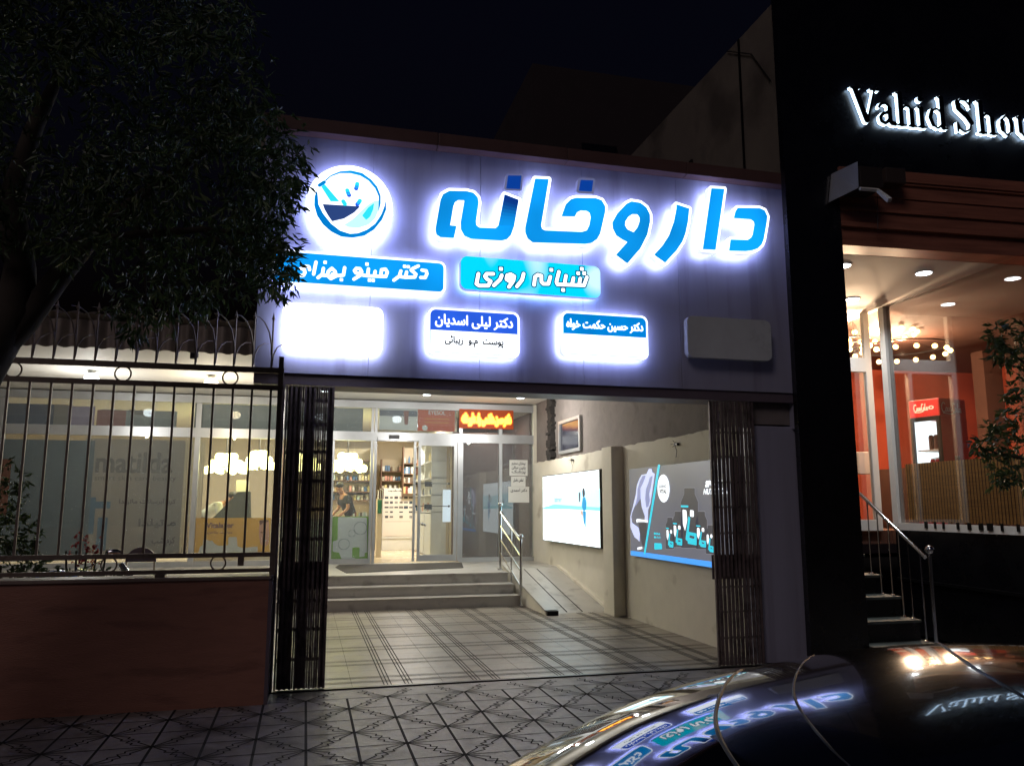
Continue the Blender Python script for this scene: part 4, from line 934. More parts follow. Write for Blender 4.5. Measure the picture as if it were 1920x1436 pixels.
# ================================================================= things inside the pharmacy
def cab(name, label, x0, x1, y0, y1, z0, z1, shelves, cat='shelf', mt='shelf'):
    t = thing(name, label, cat, ((x0+x1)/2, (y0+y1)/2, z0))
    MB().box(x0, x1, y1-.02, y1, z0, z1).build('back_panel', M['wallin'], t)
    for a in (x0, x1-.03): MB().box(a, a+.03, y0, y1-.021, z0, z1).build('side_panel', M[mt], t)
    for z in shelves: MB().box(x0+.031, x1-.031, y0, y1-.021, z-.025, z).build('shelf_board', M[mt], t)
    return t
pcols = ['#d8d4c8', '#bfb59a', '#8a4a3a', '#4a6a8a', '#d9c78a', '#6b5a4a', '#b9c9c0', '#c98f7a', '#e0dccf']
pm_ = [mat('carton_'+'abcdefghi'[i], c, .5) for i, c in enumerate(pcols)]
protos = {}
cnames = ['cream', 'sand', 'brick red', 'blue', 'yellow', 'brown', 'mint', 'pink', 'white']
def products(x0, x1, y, z, hmax, lab, rnd, dx=.075, dens=.85):
    x = x0
    while x < x1-.04:
        kind = rnd.choice(['b', 'b', 'r']); mi = rnd.randrange(9); key = (kind, mi)
        if key not in protos:
            m = MB()
            if kind == 'b': m.box(-.03, .03, -.03, .03, 0, .15)
            else: m.lathe((0, 0, 0), [(.026, 0), (.028, .01), (.028, .10), (.012, .12), (.012, .15)], 8)
            o = m.build('medicine_carton' if kind == 'b' else 'medicine_bottle', pm_[mi]); protos[key] = o; first = True
        else: o = protos[key].copy(); COL.objects.link(o)
        o.location = (x+.035, y+rnd.uniform(-.03, .03), z+.001); s = rnd.uniform(.7, 1.0)*hmax/.15; o.scale = (1.05, 1, s)
        tag(o, cnames[mi]+(' carton ' if kind == 'b' else ' bottle ')+lab, 'carton' if kind == 'b' else 'bottle', 'goods on the pharmacy shelves')
        x += dx*rnd.uniform(.9, 1.25)+(.06 if rnd.random() > dens else 0)
rp = random.Random(11)
q = lambda x, y, Y: atY(x, y, Y)
# shelf right of the gate
Yb = 21.2; xa, xb_ = q(618, 900, Yb).x, q(698, 900, Yb).x
zs = [q(650, v, Yb).z for v in (883, 900, 921, 937)]
cab('wall_shelf', 'open wall shelf of cartons behind the person in dark clothes', xa-1.2, xb_, Yb, Yb+.35, FZ, 3.2, zs+[q(650, 862, Yb).z])
OR = ['topmost', 'second', 'third', 'fourth']
for i, z in enumerate(zs): products(xa-.1, xb_-.05, Yb+.12, z, .17, 'on the '+OR[i]+' wall shelf behind the dark clothed person', rp)
Yb2 = 22.3; xa, xb_ = q(714, 900, Yb2).x, q(757, 900, Yb2).x
zs = [q(735, v, Yb2).z for v in (883, 901, 918)]
cab('wall_shelf', 'brown open shelf of bottles seen through the open doorway', xa, xb_, Yb2, Yb2+.3, FZ, q(735, 861, Yb2).z, zs)
for i, z in enumerate(zs): products(xa+.04, xb_-.03, Yb2+.1, z, .16, 'on the '+OR[i]+' board of the shelf in the open doorway', rp, .065)
# display column with hanging packs
Yb3 = 21.7; xa, xb_ = q(755, 900, Yb3).x, q(785, 900, Yb3).x
t = cab('display_stand', 'tall display stand of hanging packs beside the door leaf', xa, xb_, Yb3, Yb3+.3, q(760, 925, Yb3).z-.1, q(760, 838, Yb3).z, [q(760, v, Yb3).z for v in (868, 888, 905, 925)])
for i, v in enumerate((868, 888, 905, 925)): products(xa+.02, xb_-.02, Yb3+.05, q(760, v, Yb3).z, .2, 'on the '+OR[i]+' board of the display beside the door leaf', rp, .055)
# long cabinet along partition, facing left
t = thing('glass_cabinet', 'tall pale cabinet with shelves of goods behind the door leaf', 'cabinet', (3.1, 20, FZ))
MB().box(3.2, 3.27, 18.6, 22.9, FZ, 3.3).build('back_panel', M['wallin'], t)
for z in (1.55, 1.95, 2.35, 2.75, 3.28): MB().box(2.85, 3.2, 18.6, 22.9, z-.02, z).build('shelf_board', M['white'], t)
for y in (18.6, 19.7, 20.8, 21.9, 22.86): MB().box(2.84, 3.2, y, y+.04, FZ, 3.26).build('upright', M['white'], t)
for y in (18.65, 19.75, 20.85, 21.95): MB().box(2.845, 2.87, y, y+1.02, FZ+.02, 1.5, bev=.01).build('cabinet_door', M['white'], t)
for li, z in enumerate((1.55, 1.95, 2.35, 2.75)):
    y = 18.7
    while y < 22.6:
        o = protos[('b', rp.randrange(9))] if False else None
        k_ = rp.choice(list(protos)); o = protos[k_].copy(); COL.objects.link(o); o.location = (2.95, y, z+.001); o.scale = (1.1, 1.1, rp.uniform(1, 1.7)); tag(o, cnames[k_[1]]+(' carton' if k_[0] == 'b' else ' bottle')+' on the '+('lowest', 'second lowest', 'second highest', 'highest')[li]+' shelf of the pale cabinet', 'carton' if k_[0] == 'b' else 'bottle', 'goods in the pale cabinet'); y += rp.uniform(.16, .28)
# counters
ct = thing('shop_counter', 'long pale counter along the window behind the posters', 'counter', (-.5, 18.2, FZ))
MB().box(-2.3, 1.28, 17.9, 18.45, FZ, 1.38).build('counter_body', M['white'], ct); MB().box(-2.35, 1.33, 17.85, 18.5, 1.382, 1.42, bev=.008).build('counter_top', M['marble'], ct)
for i in range(9):
    x = q(672, 965, 18.1).x+.03*i*1.3-.1; o = protos[list(protos)[i % len(protos)]].copy(); COL.objects.link(o); o.location = (x, 18.1+.05*(i % 2), 1.421); o.scale = (.7, .7, rp.uniform(.5, .9)); tag(o, cnames[list(protos)[i % len(protos)][1]]+' item, '+('first', 'second', 'third', 'fourth', 'fifth', 'sixth', 'seventh', 'eighth', 'ninth')[i]+' from left in the row on the counter', 'carton', 'small items on the counter')
# sloping dark screen on the counter
m = MB(); P = [q(x, y, 18.35) for x, y in ((398, 972), (430, 940), (446, 922), (470, 921), (471, 972))]
m.prism([(p.x, p.z) for p in P], 18.33, 18.40); m.build('counter_screen', mat('olive_grey', '#4f5245', .7), label='dark grey green slanted screen standing on the counter behind the yellow poster', cat='screen')
a, b = q(443, 900, 19.0), q(466, 922, 19.0)
MB().box(a.x, b.x, 19.0, 19.06, b.z, a.z+.0, bev=.01).build('wall_monitor', M['pw'] if 'pw' in M else M['white'], label='pale boxy monitor above the slanted screen', cat='monitor')
# poster stand
c0_ = atZ(738, 1031, FZ+.002); Ys_ = c0_.y; a = q(718, 915, Ys_); b = q(792, 915, Ys_)
t = thing('product_stand', 'white printed product stand with rows of small pictures in the doorway', 'display stand', ((a.x+b.x)/2, Ys_, FZ))
m = MB(); m.box(a.x, b.x, Ys_, Ys_+.4, FZ, a.z, bev=.01); m.build('body', M['white'], t)
MB().box(a.x-.02, b.x+.02, Ys_-.03, Ys_-.002, q(738, 1008, Ys_).z, q(738, 1011, Ys_).z+.03).build('ledge', M['white'], t)
MB().box(a.x+.02, b.x-.02, Ys_-.006, Ys_-.002, q(738, 1006, Ys_).z, a.z-.02).build('print_sheet', mat('print_sheet', '#d9cfc4', .5), t)
zf = lambda X, Yp: (lambda w: (w.x, w.z))(atY(610+X/6.84, 850+Yp/6.84, Ys_))
rr_ = random.Random(5)
for r_, yy in enumerate((565, 628, 690, 750, 812)):
    for c_ in range(6):
        if r_ > 2 and c_ in (2, 4): continue
        x = 785+c_*62; w_ = rr_.uniform(18, 27); h_ = rr_.uniform(8, 18)
        p0, p1 = zf(x-w_, yy+h_), zf(x+w_, yy-h_)
        MB().box(p0[0], p1[0], Ys_-.010, Ys_-.0065, p0[1], p1[1]).build('small_picture', mat('picture_%s' % 'abcdef'[c_], rr_.choice(['#4a4a50', '#6e6a66', '#7a3f3a', '#8d8a88', '#3f4a55']), .5) if r_ == 0 else bpy.data.materials['picture_%s' % 'abcdef'[(c_+r_) % 6]], t)
for yy in (870, 1055): p0, p1 = zf(770, yy+4), zf(1085, yy); MB().box(p0[0], p1[0], Ys_-.010, Ys_-.0065, p0[1], p1[1]).build('print_line', Mp['grey'] if False else M['ink'], t)
p0, p1 = zf(800, 492), zf(1020, 468); txt(t, Ys_-.0075, M['ink'], farsi('محصولات مراقبت پوست'), (p0[0], p0[1], p1[0], p1[1]), .003)
p0, p1 = zf(1045, 512), zf(1085, 462); MB().box(p0[0], p1[0], Ys_-.010, Ys_-.0065, p0[1], p1[1]).build('emblem', Mp['pgreen'], t)
# books / leaflets & green box left of stand
a, b = q(707, 1028, 18.9), q(717, 925, 18.9)
t = thing('leaflet_rack', 'narrow rack with green box and leaflets left of the product stand', 'rack', (a.x, 18.9, FZ)); MB().box(a.x-.02, b.x, 18.9, 19.2, FZ, q(710, 935, 18.9).z).build('rack_body', M['wallin'], t); MB().box(a.x-.01, b.x-.01, 18.86, 18.899, q(710, 962, 18.9).z, q(710, 937, 18.9).z).build('green_box', mat('box_green', '#2f6b4c', .5), t)
for i in range(6): MB().box(a.x+i*.022, a.x+i*.022+.014, 18.92, 19.1, q(710, 935, 18.9).z+.001, q(710, 935, 18.9).z+.20+.02*(i % 3)).build('leaflet', M['brown'] if i % 2 else M['white'], t)
# bin
c_ = atZ(824, 1041, FZ+.002); t = thing('waste_bin', 'tall white rounded bin behind the glass door leaf', 'bin', tuple(c_)); c_ = (c_.x, c_.y, FZ+.002)
MB().lathe(c_, [(.155, 0), (.165, .02), (.18, .62), (.185, .66)], 24).build('bin_body', M['white'], t); MB().lathe((c_[0], c_[1], c_[2]+.662), [(.19, 0), (.185, .03), (.14, .12), (.03, .16)], 24).build('lid', M['white'], t)
# glass shelf fittings in door
m = MB()
for z in (2.17, 1.68):
    y = SY+.35; m.tube([(2.30, y, z), (3.05, y, z)], .008, 6); m.box(2.5, 2.66, y-.03, y+.03, z-.07, z+.04)
    for x in (2.31, 3.04): m.sphere((x, y, z), .025)
m.build('display_rail', M['black'], label='thin rails with two black boxes seen through the door leaf glass', cat='rail')
MB().box(3.0, 3.18, SY+.9, SY+.93, 1.33, 2.05).build('bright_picture', emit('picture_glow_white', (.8, .9, 1), .9), label='tall bright white picture made to glow beside the bin behind the door', cat='screen')  # brightness of the picture is put in as emission
# ================================================================= people
def skin(name, V, Ed, Rr, m, par, sub=2):
    me = bpy.data.meshes.new(name); me.from_pydata([tuple(v) for v in V], Ed, []); o = bpy.data.objects.new(name, me); COL.objects.link(o)
    o.parent = par; o.matrix_parent_inverse = Matrix.Translation(-Vector(par.location))
    me.materials.append(m)
    md = o.modifiers.new('s', 'SKIN'); md.use_smooth_shade = True
    for i, r in enumerate(Rr):
        me.skin_vertices[0].data[i].radius = r if isinstance(r, tuple) else (r, r)
    me.skin_vertices[0].data[0].use_root = True
    s = o.modifiers.new('u', 'SUBSURF'); s.levels = sub; s.render_levels = sub
    return o
skinm = mat('skin', '#a8785a', .55); hairm = mat('hair', '#15100d', .6)
def person(label, base, yaw, lean, topc, legc, arms, short=True, kneel=0.):
    """base on floor; lean in radians forward"""
    t = thing('person', label, 'person', tuple(base)); b = Vector(base); Rz = Matrix.Rotation(yaw, 3, 'Z')
    hip = .92-kneel
    def P(x, y, z): return b+Rz @ Vector((x, y, z))
    def U(x, s): # up the leaning spine, x sideways
        return P(x, math.sin(lean)*s, hip+math.cos(lean)*s)
    body = []; ed = []; rr = []
    def v(p, r, link=None):
        body.append(p); rr.append(r)
        if link is not None: ed.append((link, len(body)-1))
        return len(body)-1
    p0 = v(U(0, 0), (.15, .11)); p1 = v(U(0, .18), (.14, .10), p0); p2 = v(U(0, .36), (.17, .11), p1); p3 = v(U(0, .50), (.12, .085), p2)
    nk = v(U(0, .58), .05, p3)
    hd = Vector(U(0, .70))+Rz @ Vector((0, .03+lean*.05, 0)); v(hd, (.078, .09), nk); v(hd+Vector((0, 0, .09)), (.07, .085), len(body)-1)
    for s in (-1, 1):
        lp = v(P(.09*s, 0, hip-.08), .088, p0); k_ = v(P(.10*s, .03+kneel*.6, .48-kneel*.3), .062, lp); a_ = v(P(.10*s, -.02, .08), .042, k_); v(P(.10*s, .13, .04), (.04, .03), a_)
        sh_ = v(U(.17*s, .48), .055, p3); el = v(P(*arms[0 if s < 0 else 1][0]), .040, sh_); wr = v(P(*arms[0 if s < 0 else 1][1]), .027, el)
        hn = v(Vector(body[wr])+(Vector(body[wr])-Vector(body[el])).normalized()*.07, (.035, .02), wr)
    o = skin('body', body, ed, rr, skinm, t)
    # clothing: slightly larger shells along the same skeleton
    V_ = [U(0, -.02), U(0, .18), U(0, .36), U(0, .49), U(-.17, .485), U(.17, .485)]; R_ = [(.185, .145), (.18, .14), (.215, .15), (.19, .14), .085, .085]; E_ = []
    for i, s in enumerate((-1, 1)):
        el = Vector(P(*arms[i][0])); shp = Vector(U(.17*s, .48)); wr = Vector(P(*arms[i][1]))
        V_.append(shp.lerp(el, .7) if short else el); R_.append(.066)
        if not short: V_.append(el.lerp(wr, .9)); R_.append(.05)
    E_ = [(0, 1), (1, 2), (2, 3), (3, 4), (3, 5), ]; idx = 6
    for i in range(2):
        E_.append((4+i, idx))
        if not short: E_.append((idx, idx+1)); idx += 2
        else: idx += 1
    skin('shirt', V_, E_, R_, topc, t)
    V_ = [P(0, 0, hip), P(.095, 0, hip-.08), P(.10, .03+kneel*.6, .48-kneel*.3), P(.10, -.02, .10), P(-.095, 0, hip-.08), P(-.10, .03+kneel*.6, .48-kneel*.3), P(-.10, -.02, .10)]
    skin('trousers', V_, [(0, 1), (1, 2), (2, 3), (0, 4), (4, 5), (5, 6)], [(.165, .125), .10, .075, .06, .10, .075, .06], legc, t)
    # face
    fw = Rz @ Vector((0, 1, 0)); sd = Rz @ Vector((1, 0, 0)); e = MB()
    for s in (-1, 1): e.sphere(hd+fw*.083+sd*.03*s+Vector((0, 0, .045)), .011, 8, 6)
    e.build('eyes', M['black'], t)
    e = MB(); e.sphere(hd+fw*.095+Vector((0, 0, .015)), .016, 8, 6, sq=(.8, .8, 1.4)); 
    for s in (-1, 1): e.sphere(hd+sd*.082*s+Vector((0, 0, .03)), .022, 8, 6, sq=(.4, .8, 1.3))
    e.build('nose_and_ears', skinm, t)
    MB().tube([hd+fw*.088-sd*.025-Vector((0, 0, .03)), hd+fw*.092-Vector((0, 0, .034)), hd+fw*.088+sd*.025-Vector((0, 0, .03))], .005, 5).build('mouth', mat('lip', '#7a3f38', .5), t)
    h = MB(); h.sphere(hd-fw*.012+Vector((0, 0, .085)), .098, 14, 9, sq=(.9, 1.02, .85)); h.build('hair', hairm, t)
    return t
coat = mat('white_coat', '#d9d9d2', .8, bump=.2, scale=20); darkc = mat('dark_cloth', '#1c1c1a', .85, bump=.2, scale=20)
c = q(384, 945, 18.9)
person('person in a white coat bending forward at the counter behind the fence', (c.x-.05, 18.85, FZ), R(-95), .95, coat, darkc, (((-.25, .42, .95), (-.15, .62, .92)), ((.25, .40, .95), (.12, .62, .92))), short=False, kneel=.0)
c = q(656, 920, 18.9)
person('person in dark short sleeves leaning on the counter right of the gate', (c.x+.06, 18.9, FZ), R(110), .42, darkc, darkc, (((-.30, .22, 1.12), (-.20, .42, .93)), ((.30, .20, 1.12), (.22, .42, .93))), short=True)
# ================================================================= neighbours
pwall = MB(); pwall.prism([(7.74, 0), (30, 0), (30, 8.02), (7.74, 8.02)], 5.525, 5.74, axis='x')
pw_ = pwall.build('party_wall', M['towerw'], label='tall bare grey side wall rising behind the sign on the right', cat='wall')
m = MB(); m.box(5.49, 5.519, 10.35, 10.42, 6.3, 6.9); m.build('wall_slot', M['black'], pw_); MB().box(5.50, 5.519, 8.9, 8.93, 5.6, 8.0).build('drain_pipe', M['darkm'], pw_)
MB().tube([(5.5, 8.2, 7.0), (5.5, 8.6, 7.6), (5.5, 9.2, 8.0)], .008, 5).build('cable', M['black'], pw_)
fb = thing('far_apartment_block', 'dark brick apartment block barely visible behind the sign', 'building', (15, 28, 0))
MB().box(7.2, 24, 25, 34, 0, 17.2).build('wall', M['farw'], fb)
for i in range(3):
    for j in range(3): 
        x = 9+3.2*i; z = 5.5+3.7*j; o = MB(); o.box(x, x+1.3, 24.93, 25, z, z+1.5); w_ = o.build('window', M['blackstone'], fb); MB().box(x-.05, x+1.35, 24.9, 24.929, z-.06, z).build('sill', M['coping'], fb)
# ================================================================= cafe (turned a few degrees)
def cb(): return MB(CM)
def cthing(name, label, cat, loc, **k): return thing(name, label, cat, tuple(CM @ Vector(loc)), **k)
putC = lambda u, v, d: (u, d, v)
cf = cthing('cafe_building', 'black fronted cafe with recessed porch, wooden header and large side window', 'cafe building', (1, 0, 0))
cb().box(cY(1509, 1000, 0).x, 0, 0, .09, -.1, 9.0).build('stone_pillar', M['blackstone'], cf)
zs_ = cY(1700, 468, .0).z; zt_ = cY(1700, 325, .0).z
cb().box(0.001, 8, 0, .4, zt_, 9.0).build('upper_facade', M['blackstone'], cf)
hh = [0, .07, .24, .30, .46, .50, .66, .83, .86, 1.0]; ofs = [-.02, .05, -.04, .04, -.01, .05, .02, -.03, -.06]
for i in range(9):
    za, zb_ = zs_+(zt_-zs_)*hh[i], zs_+(zt_-zs_)*hh[i+1]
    cb().box(.001, 8, ofs[i]*.6, .3, za+.002, zb_, bev=.004).build('header_board', M['wood'], cf)
GX = 2.31
yp = cX(1650, 600, GX).y; zb0 = cX(1664, 987, GX).z; zt0 = zs_-.05
cb().box(.001, GX+.05, .3, 4.2, zs_, zs_+.1).build('porch_soffit', M['soffit'], cf); cb().box(GX+.051, 8, .3, 4.2, zs_, zs_+.1).build('cafe_ceiling', M['brown'], cf)
FL = zb0-.06
cb().box(GX, GX+.2, -.8, yp, -.1, zb0-.04).build('plinth_wall', M['blackstone'], cf); cb().box(GX-.03, GX, -.8, yp, .62, .66).build('plinth_ledge', M['darkm'], cf)
# window frame of side window
m = cb(); m.box(GX-.03, GX+.09, yp-.12, yp, zb0, zs_); m.box(GX-.03, GX+.09, -.8, yp-.12, zb0-.04, zb0+.06); m.build('window_frame', M['white'], cf)
cb().box(GX+.02, GX+.03, -.8, yp-.12, zb0+.06, zs_).build('window_pane', M['glassd'], cf)
# door wall at the back of the porch
yd = yp+.25
m = cb(); m.box(0, .9, yd, yd+.1, FL, zs_); m.build('porch_wall', M['brown'], cf)
m = cb(); xd0, xd1 = .9, GX-.02
m.box(xd0, xd0+.08, yd, yd+.08, FL, zs_); m.box(xd1-.10, xd1, yd, yd+.08, FL, zs_); zl = cY(1600, 682, yd).z
m.box(xd0+.08, xd1-.10, yd, yd+.08, zl-.12, zl+.10); m.box(xd0+.08, xd1-.1, yd, yd+.08, FL, FL+.16); m.box((xd0+xd1)/2+.1, (xd0+xd1)/2+.16, yd, yd+.08, FL+.16, zl-.12)
m.build('door_frame', M['white'], cf); cb().box(xd0+.08, xd1-.1, yd+.03, yd+.04, FL+.16, zs_-.01).build('window_pane', M['glassd'], cf)
# interior
cb().box(-.8, 9, yd+.1, 9, FL-.2, FL).build('cafe_floor', M['brown'], cf); cb().box(GX+.2, 9, -.8, yd+.1, FL-.2, FL).build('cafe_floor', M['brown'], cf)
cb().box(GX+.1, 9, -.8, yd+.1, zs_, zs_+.1).build('cafe_ceiling', M['brown'], cf) if False else None
cb().box(-.8, 9, 4.2, 9, zs_, zs_+.1).build('cafe_ceiling', M['brown'], cf)
cb().box(-.8, 9, 7.6, 7.7, FL, zs_).build('back_wall', M['red'], cf)
cb().box(8.2, 8.3, -.8, 7.6, FL, zs_).build('far_wall', M['red'], cf)
xq = cY(1858, 700, 5.2).x; cb().box(xq-.15, xq+.25, 5.2, 5.5, FL, zs_).build('room_column', M['brown'], cf)
cb().box(-.8, 4.2, 7.5, 7.59, FL, cY(1680, 752, 7.5).z).build('dark_wainscot', mat('dark_wainscot', '#2a2024', .6), cf)
cb().box(-.8, -.7, yd+.1, 7.6, FL, zs_).build('left_wall', M['brown'], cf)
# blind
zbl = cX(1700, 870, GX+.12).z
bl_ = cb(); bl_.box(GX+.12, GX+.125, -.8, yp-.16, zb0+.08, zbl)
bd_ = bl_.build('bamboo_blind', M['blindm'], label='brown bamboo blind covering the lower part of the cafe window', cat='blind')
m = cb()
y = -.78
while y < yp-.2: m.box(GX+.112, GX+.1185, y, y+.006, zb0+.08, zbl); y += .055
m.build('blind_cord', M['brown'], bd_)
m = cb(); rs = random.Random(8); y = 0
while y < yp-.5: w_ = rs.uniform(.03, .09); m.box(GX-.045, GX-.031, y, y+w_, zb0+.0, zb0+.09); y += rs.uniform(.12, .3)
m.build('frame_notch', M['darkm'], cf)
# lettering
ls = cthing('halo_letter_sign', 'dark serif letters with white halo reading a name on the black cafe facade', 'letter sign', (2, 0, 6.3))
pA_, pB_ = cY(1597, 228, -.06), cY(1778, 240, -.06)
M['hal2'] = emit('letter_halo', (.50, .72, 1.0), 9.0, True); M['letd'] = mat('letter_face', '#12131c', .25, .5)
M['ledge'] = emit('letter_edge', (.75, .9, 1.0), 1.6)
# serif strokes built from skeleton: (polyline, radius)
def serif(parts, ox, oz, sx, name, edge=.0):
    k = MB(CM); e = MB(CM); h = MB(CM); A = [[(ox+x*sx, oz+z*sx) for x, z in p] for p, r in parts]; rr = [r*sx for p, r in parts]; bd = bounds(A, .09)
    fn = lambda P: np.min([sd_stroke(P, a, r) for a, r in zip(A, rr)], axis=0)
    field_mesh(k, fn, bd, .010, putC, -.075, None); field_mesh(e, lambda P: fn(P)-.001, bd, .012, putC, -.072, -.035)
    field_mesh(h, lambda P: fn(P)-.004, bd, .02, putC, -.03, None)
    for i, f in enumerate(h.f): h.f[i] = f[::-1]
    o = build_flat(k, name, M['letd'], ls); build_flat(e, 'lit_edge', M['ledge'], o); build_flat(h, 'rear_led', M['hal2'], o)
TH, TN = .085, .03
GL = {
 'V': ([([(0.02, 1), (.28, 1)], TN), ([(.15, .97), (.45, .07)], TH), ([(.47, .04), (.74, .97)], TN), ([(.62, 1), (.88, 1)], TN)], .78),
 'a': ([([(.08, .50), (.14, .60), (.28, .63), (.38, .56), (.40, .45)], TN*1.3), ([(.40, .48), (.40, .14), (.44, .05), (.54, .04)], TH*.8), ([(.40, .38), (.20, .32), (.10, .20), (.12, .08), (.24, .03), (.38, .14)], TN*1.6)], .60),
 'h': ([([(.04, .98), (.14, .98)], TN), ([(.15, .97), (.15, .04)], TH*.85), ([(.03, .02), (.28, .02)], TN), ([(.18, .50), (.30, .62), (.42, .60), (.48, .48)], TN*1.2), ([(.49, .48), (.49, .04)], TH*.85), ([(.38, .02), (.62, .02)], TN)], .66),
 'i': ([([(.13, .86), (.131, .86)], TH), ([(.04, .60), (.13, .60)], TN), ([(.14, .58), (.14, .04)], TH*.85), ([(.02, .02), (.27, .02)], TN)], .31),
 'd': ([([(.40, .98), (.50, .98)], TN), ([(.50, .97), (.50, .06)], TH*.85), ([(.50, .04), (.62, .04)], TN), ([(.46, .52), (.34, .62), (.18, .56)], TN), ([(.18, .56), (.10, .34), (.18, .12)], TH*.7), ([(.18, .12), (.32, .03), (.46, .14)], TN)], .68),
 'S': ([([(.52, .98), (.52, .74)], TN), ([(.50, .84), (.38, .97), (.22, .98), (.12, .88)], TN), ([(.12, .88), (.14, .70), (.40, .48), (.52, .30)], TH), ([(.52, .30), (.46, .08), (.28, .0), (.14, .08), (.08, .24)], TN), ([(.07, .0), (.07, .26)], TN)], .72),
 'o': ([([(.14, .33), (.16, .18), (.16, .45)], TH*.8), ([(.16, .48), (.30, .63), (.44, .48)], TN), ([(.45, .48), (.47, .33), (.45, .18)], TH*.8), ([(.45, .16), (.30, .02), (.16, .16)], TN)], .64),
 'u': ([([(.02, .60), (.10, .60)], TN), ([(.12, .60), (.12, .18)], TH*.85), ([(.13, .16), (.24, .03), (.38, .10)], TN*1.3), ([(.38, .60), (.44, .60)], TN), ([(.46, .60), (.46, .06)], TH*.85), ([(.46, .03), (.60, .03)], TN)], .66),
 's': ([([(.36, .62), (.36, .46)], TN), ([(.34, .58), (.22, .62), (.10, .52), (.16, .40), (.32, .28), (.34, .12), (.22, .03), (.08, .10)], TN*1.7)], .48),
}
sx_ = (pB_.x-pA_.x)/(.78+.60+.66+.31+.68); xx_ = pA_.x; zz2 = (pA_.z+pB_.z)/2-.02
for ch in 'Vahid Shous':
    if ch == ' ': xx_ += .22*sx_; continue
    pr, adv = GL[ch]; serif(pr, xx_, zz2, sx_, 'letter_'+('capital_' if ch.isupper() else '')+ch.lower()); xx_ += adv*sx_
# bracket with flood lamp
bt = cthing('floodlight_bracket', 'metal bracket frame with angled white arm jutting from the pillar', 'bracket', (-.1, -.1, 5.2))
bz = cY(1600, 340, -.35)
m = cb(); A_ = lambda x, y, d=-.35: cY(x, y, d)
P_ = [A_(1562, 325, -.05), A_(1608, 303), A_(1610, 352), A_(1557, 378, -.05)]
m.add(P_+[p+Vector((0, .04, 0)) for p in P_], [(0, 1, 2, 3), (4, 7, 6, 5), (0, 4, 5, 1), (1, 5, 6, 2), (2, 6, 7, 3), (3, 7, 4, 0)]); m.build('side_plate', M['alu'], bt)
m = cb(); a1, a2 = A_(1612, 310), A_(1658, 352); m.box(a1.x, a2.x, -.34, -.02, a2.z, a1.z, bev=.01); m.build('housing', mat('housing_brown', '#2e2624', .5), bt)
m = cb(); a1, a2 = A_(1660, 313, -.2), A_(1700, 345, -.2); m.box(a1.x, a2.x, -.2, -.02, a2.z, a1.z, bev=.01); m.build('housing', mat('housing_grey', '#3a302c', .5), bt)
m = cb(); m.tube([A_(1612, 354), A_(1645, 357), A_(1668, 376, -.5)], [.022, .025, .035], 4); m.build('white_arm', M['white'], bt)
m = cb(); m.tube([A_(1645, 360, -.1), A_(1646, 430, -.1)], .004, 4); m.build('hanging_wire', M['black'], bt)
# stairs
XS = 6.75
cs = thing('porch_stairs', 'dark stone stairs rising beside the black pillar to the cafe porch', 'stairs', (6.3, 8, 0))
ynz = [7.48, 7.76, 8.04, 8.34, 8.63, 8.92]; znz = [.195, .42, .645, .865, 1.09, FL]
M['treadm'] = mat('stair_tread', '#4d5552', .5, noise_amt=.2, scale=6)
for i in range(6):
    MB().box(5.93, XS, ynz[i]+.02, 9.9, (znz[i-1]+.001 if i else 0), znz[i]-.031).build('riser', M['blackstone'], cs)
    MB().box(5.93, XS+.01, ynz[i], (ynz[i+1]+.03 if i < 5 else 9.9), znz[i]-.03, znz[i], bev=.003).build('tread', M['treadm'], cs)
chr_ = thing('porch_handrail', 'thin steel handrail with ball topped post on the cafe stairs', 'handrail', (XS, 8, 0))
pb = Vector((XS-.03, 7.52, .2)); tp = atX(1735, 1045, XS-.03); tf = atX(1612, 925, XS-.03)
MB().tube([tp, tf], .021, 10).build('rail', M['chrome'], chr_)
m = MB(); m.tube([pb, (pb.x, pb.y-.01, tp.z+.02)], .022, 8); m.sphere((pb.x, pb.y-.01, tp.z+.09), .05, 12, 9); m.tube([(pb.x, pb.y-.01, tp.z), (pb.x, pb.y-.01, tp.z+.06)], .013, 8); m.build('post', M['chrome'], chr_)
for i, y in enumerate((7.66, 7.84, 7.98, 8.14, 8.32, 8.48)):
    f = (y-tp.y)/(tf.y-tp.y); zt = tp.z+(tf.z-tp.z)*f; zi = [z for yy, z in zip(ynz, znz) if yy <= y][-1]
    m = MB(); m.tube([(XS-.03, y, zi), (XS-.03, y, zt)], .009, 6); m.lathe((XS-.03, y, zi), [(.03, 0), (.03, .01), (.012, .02)], 10); m.build('baluster', M['chrome'], chr_)
# downlights in the porch soffit
M['dl'] = emit('downlight_lens', (.92, .97, 1.0), 16)
for i, (px, py) in enumerate(((1580, 497), (1732, 511), (1598, 560))):
    c = cZ(px, py, zs_); w = CM @ c
    t = thing('porch_downlight', ('small white downlight in the porch soffit touching the pillar edge', 'bright white downlight in the middle of the porch soffit', 'white downlight deep in the porch soffit near the door')[i], 'downlight', tuple(w), group='downlights in the cafe porch')
    MB().lathe((w.x, w.y, w.z), [(.115, -.002), (.11, -.012), (.09, -.012)], 20).build('trim_ring', M['white'], t); MB().lathe((w.x, w.y, w.z-.013), [(.09, 0), (.088, -.006)], 20).build('lens', M['dl'], t)
    point('downlight_beam', (w.x, w.y, w.z-.04), (.95, .97, 1), 85, .03, t, spot=150)
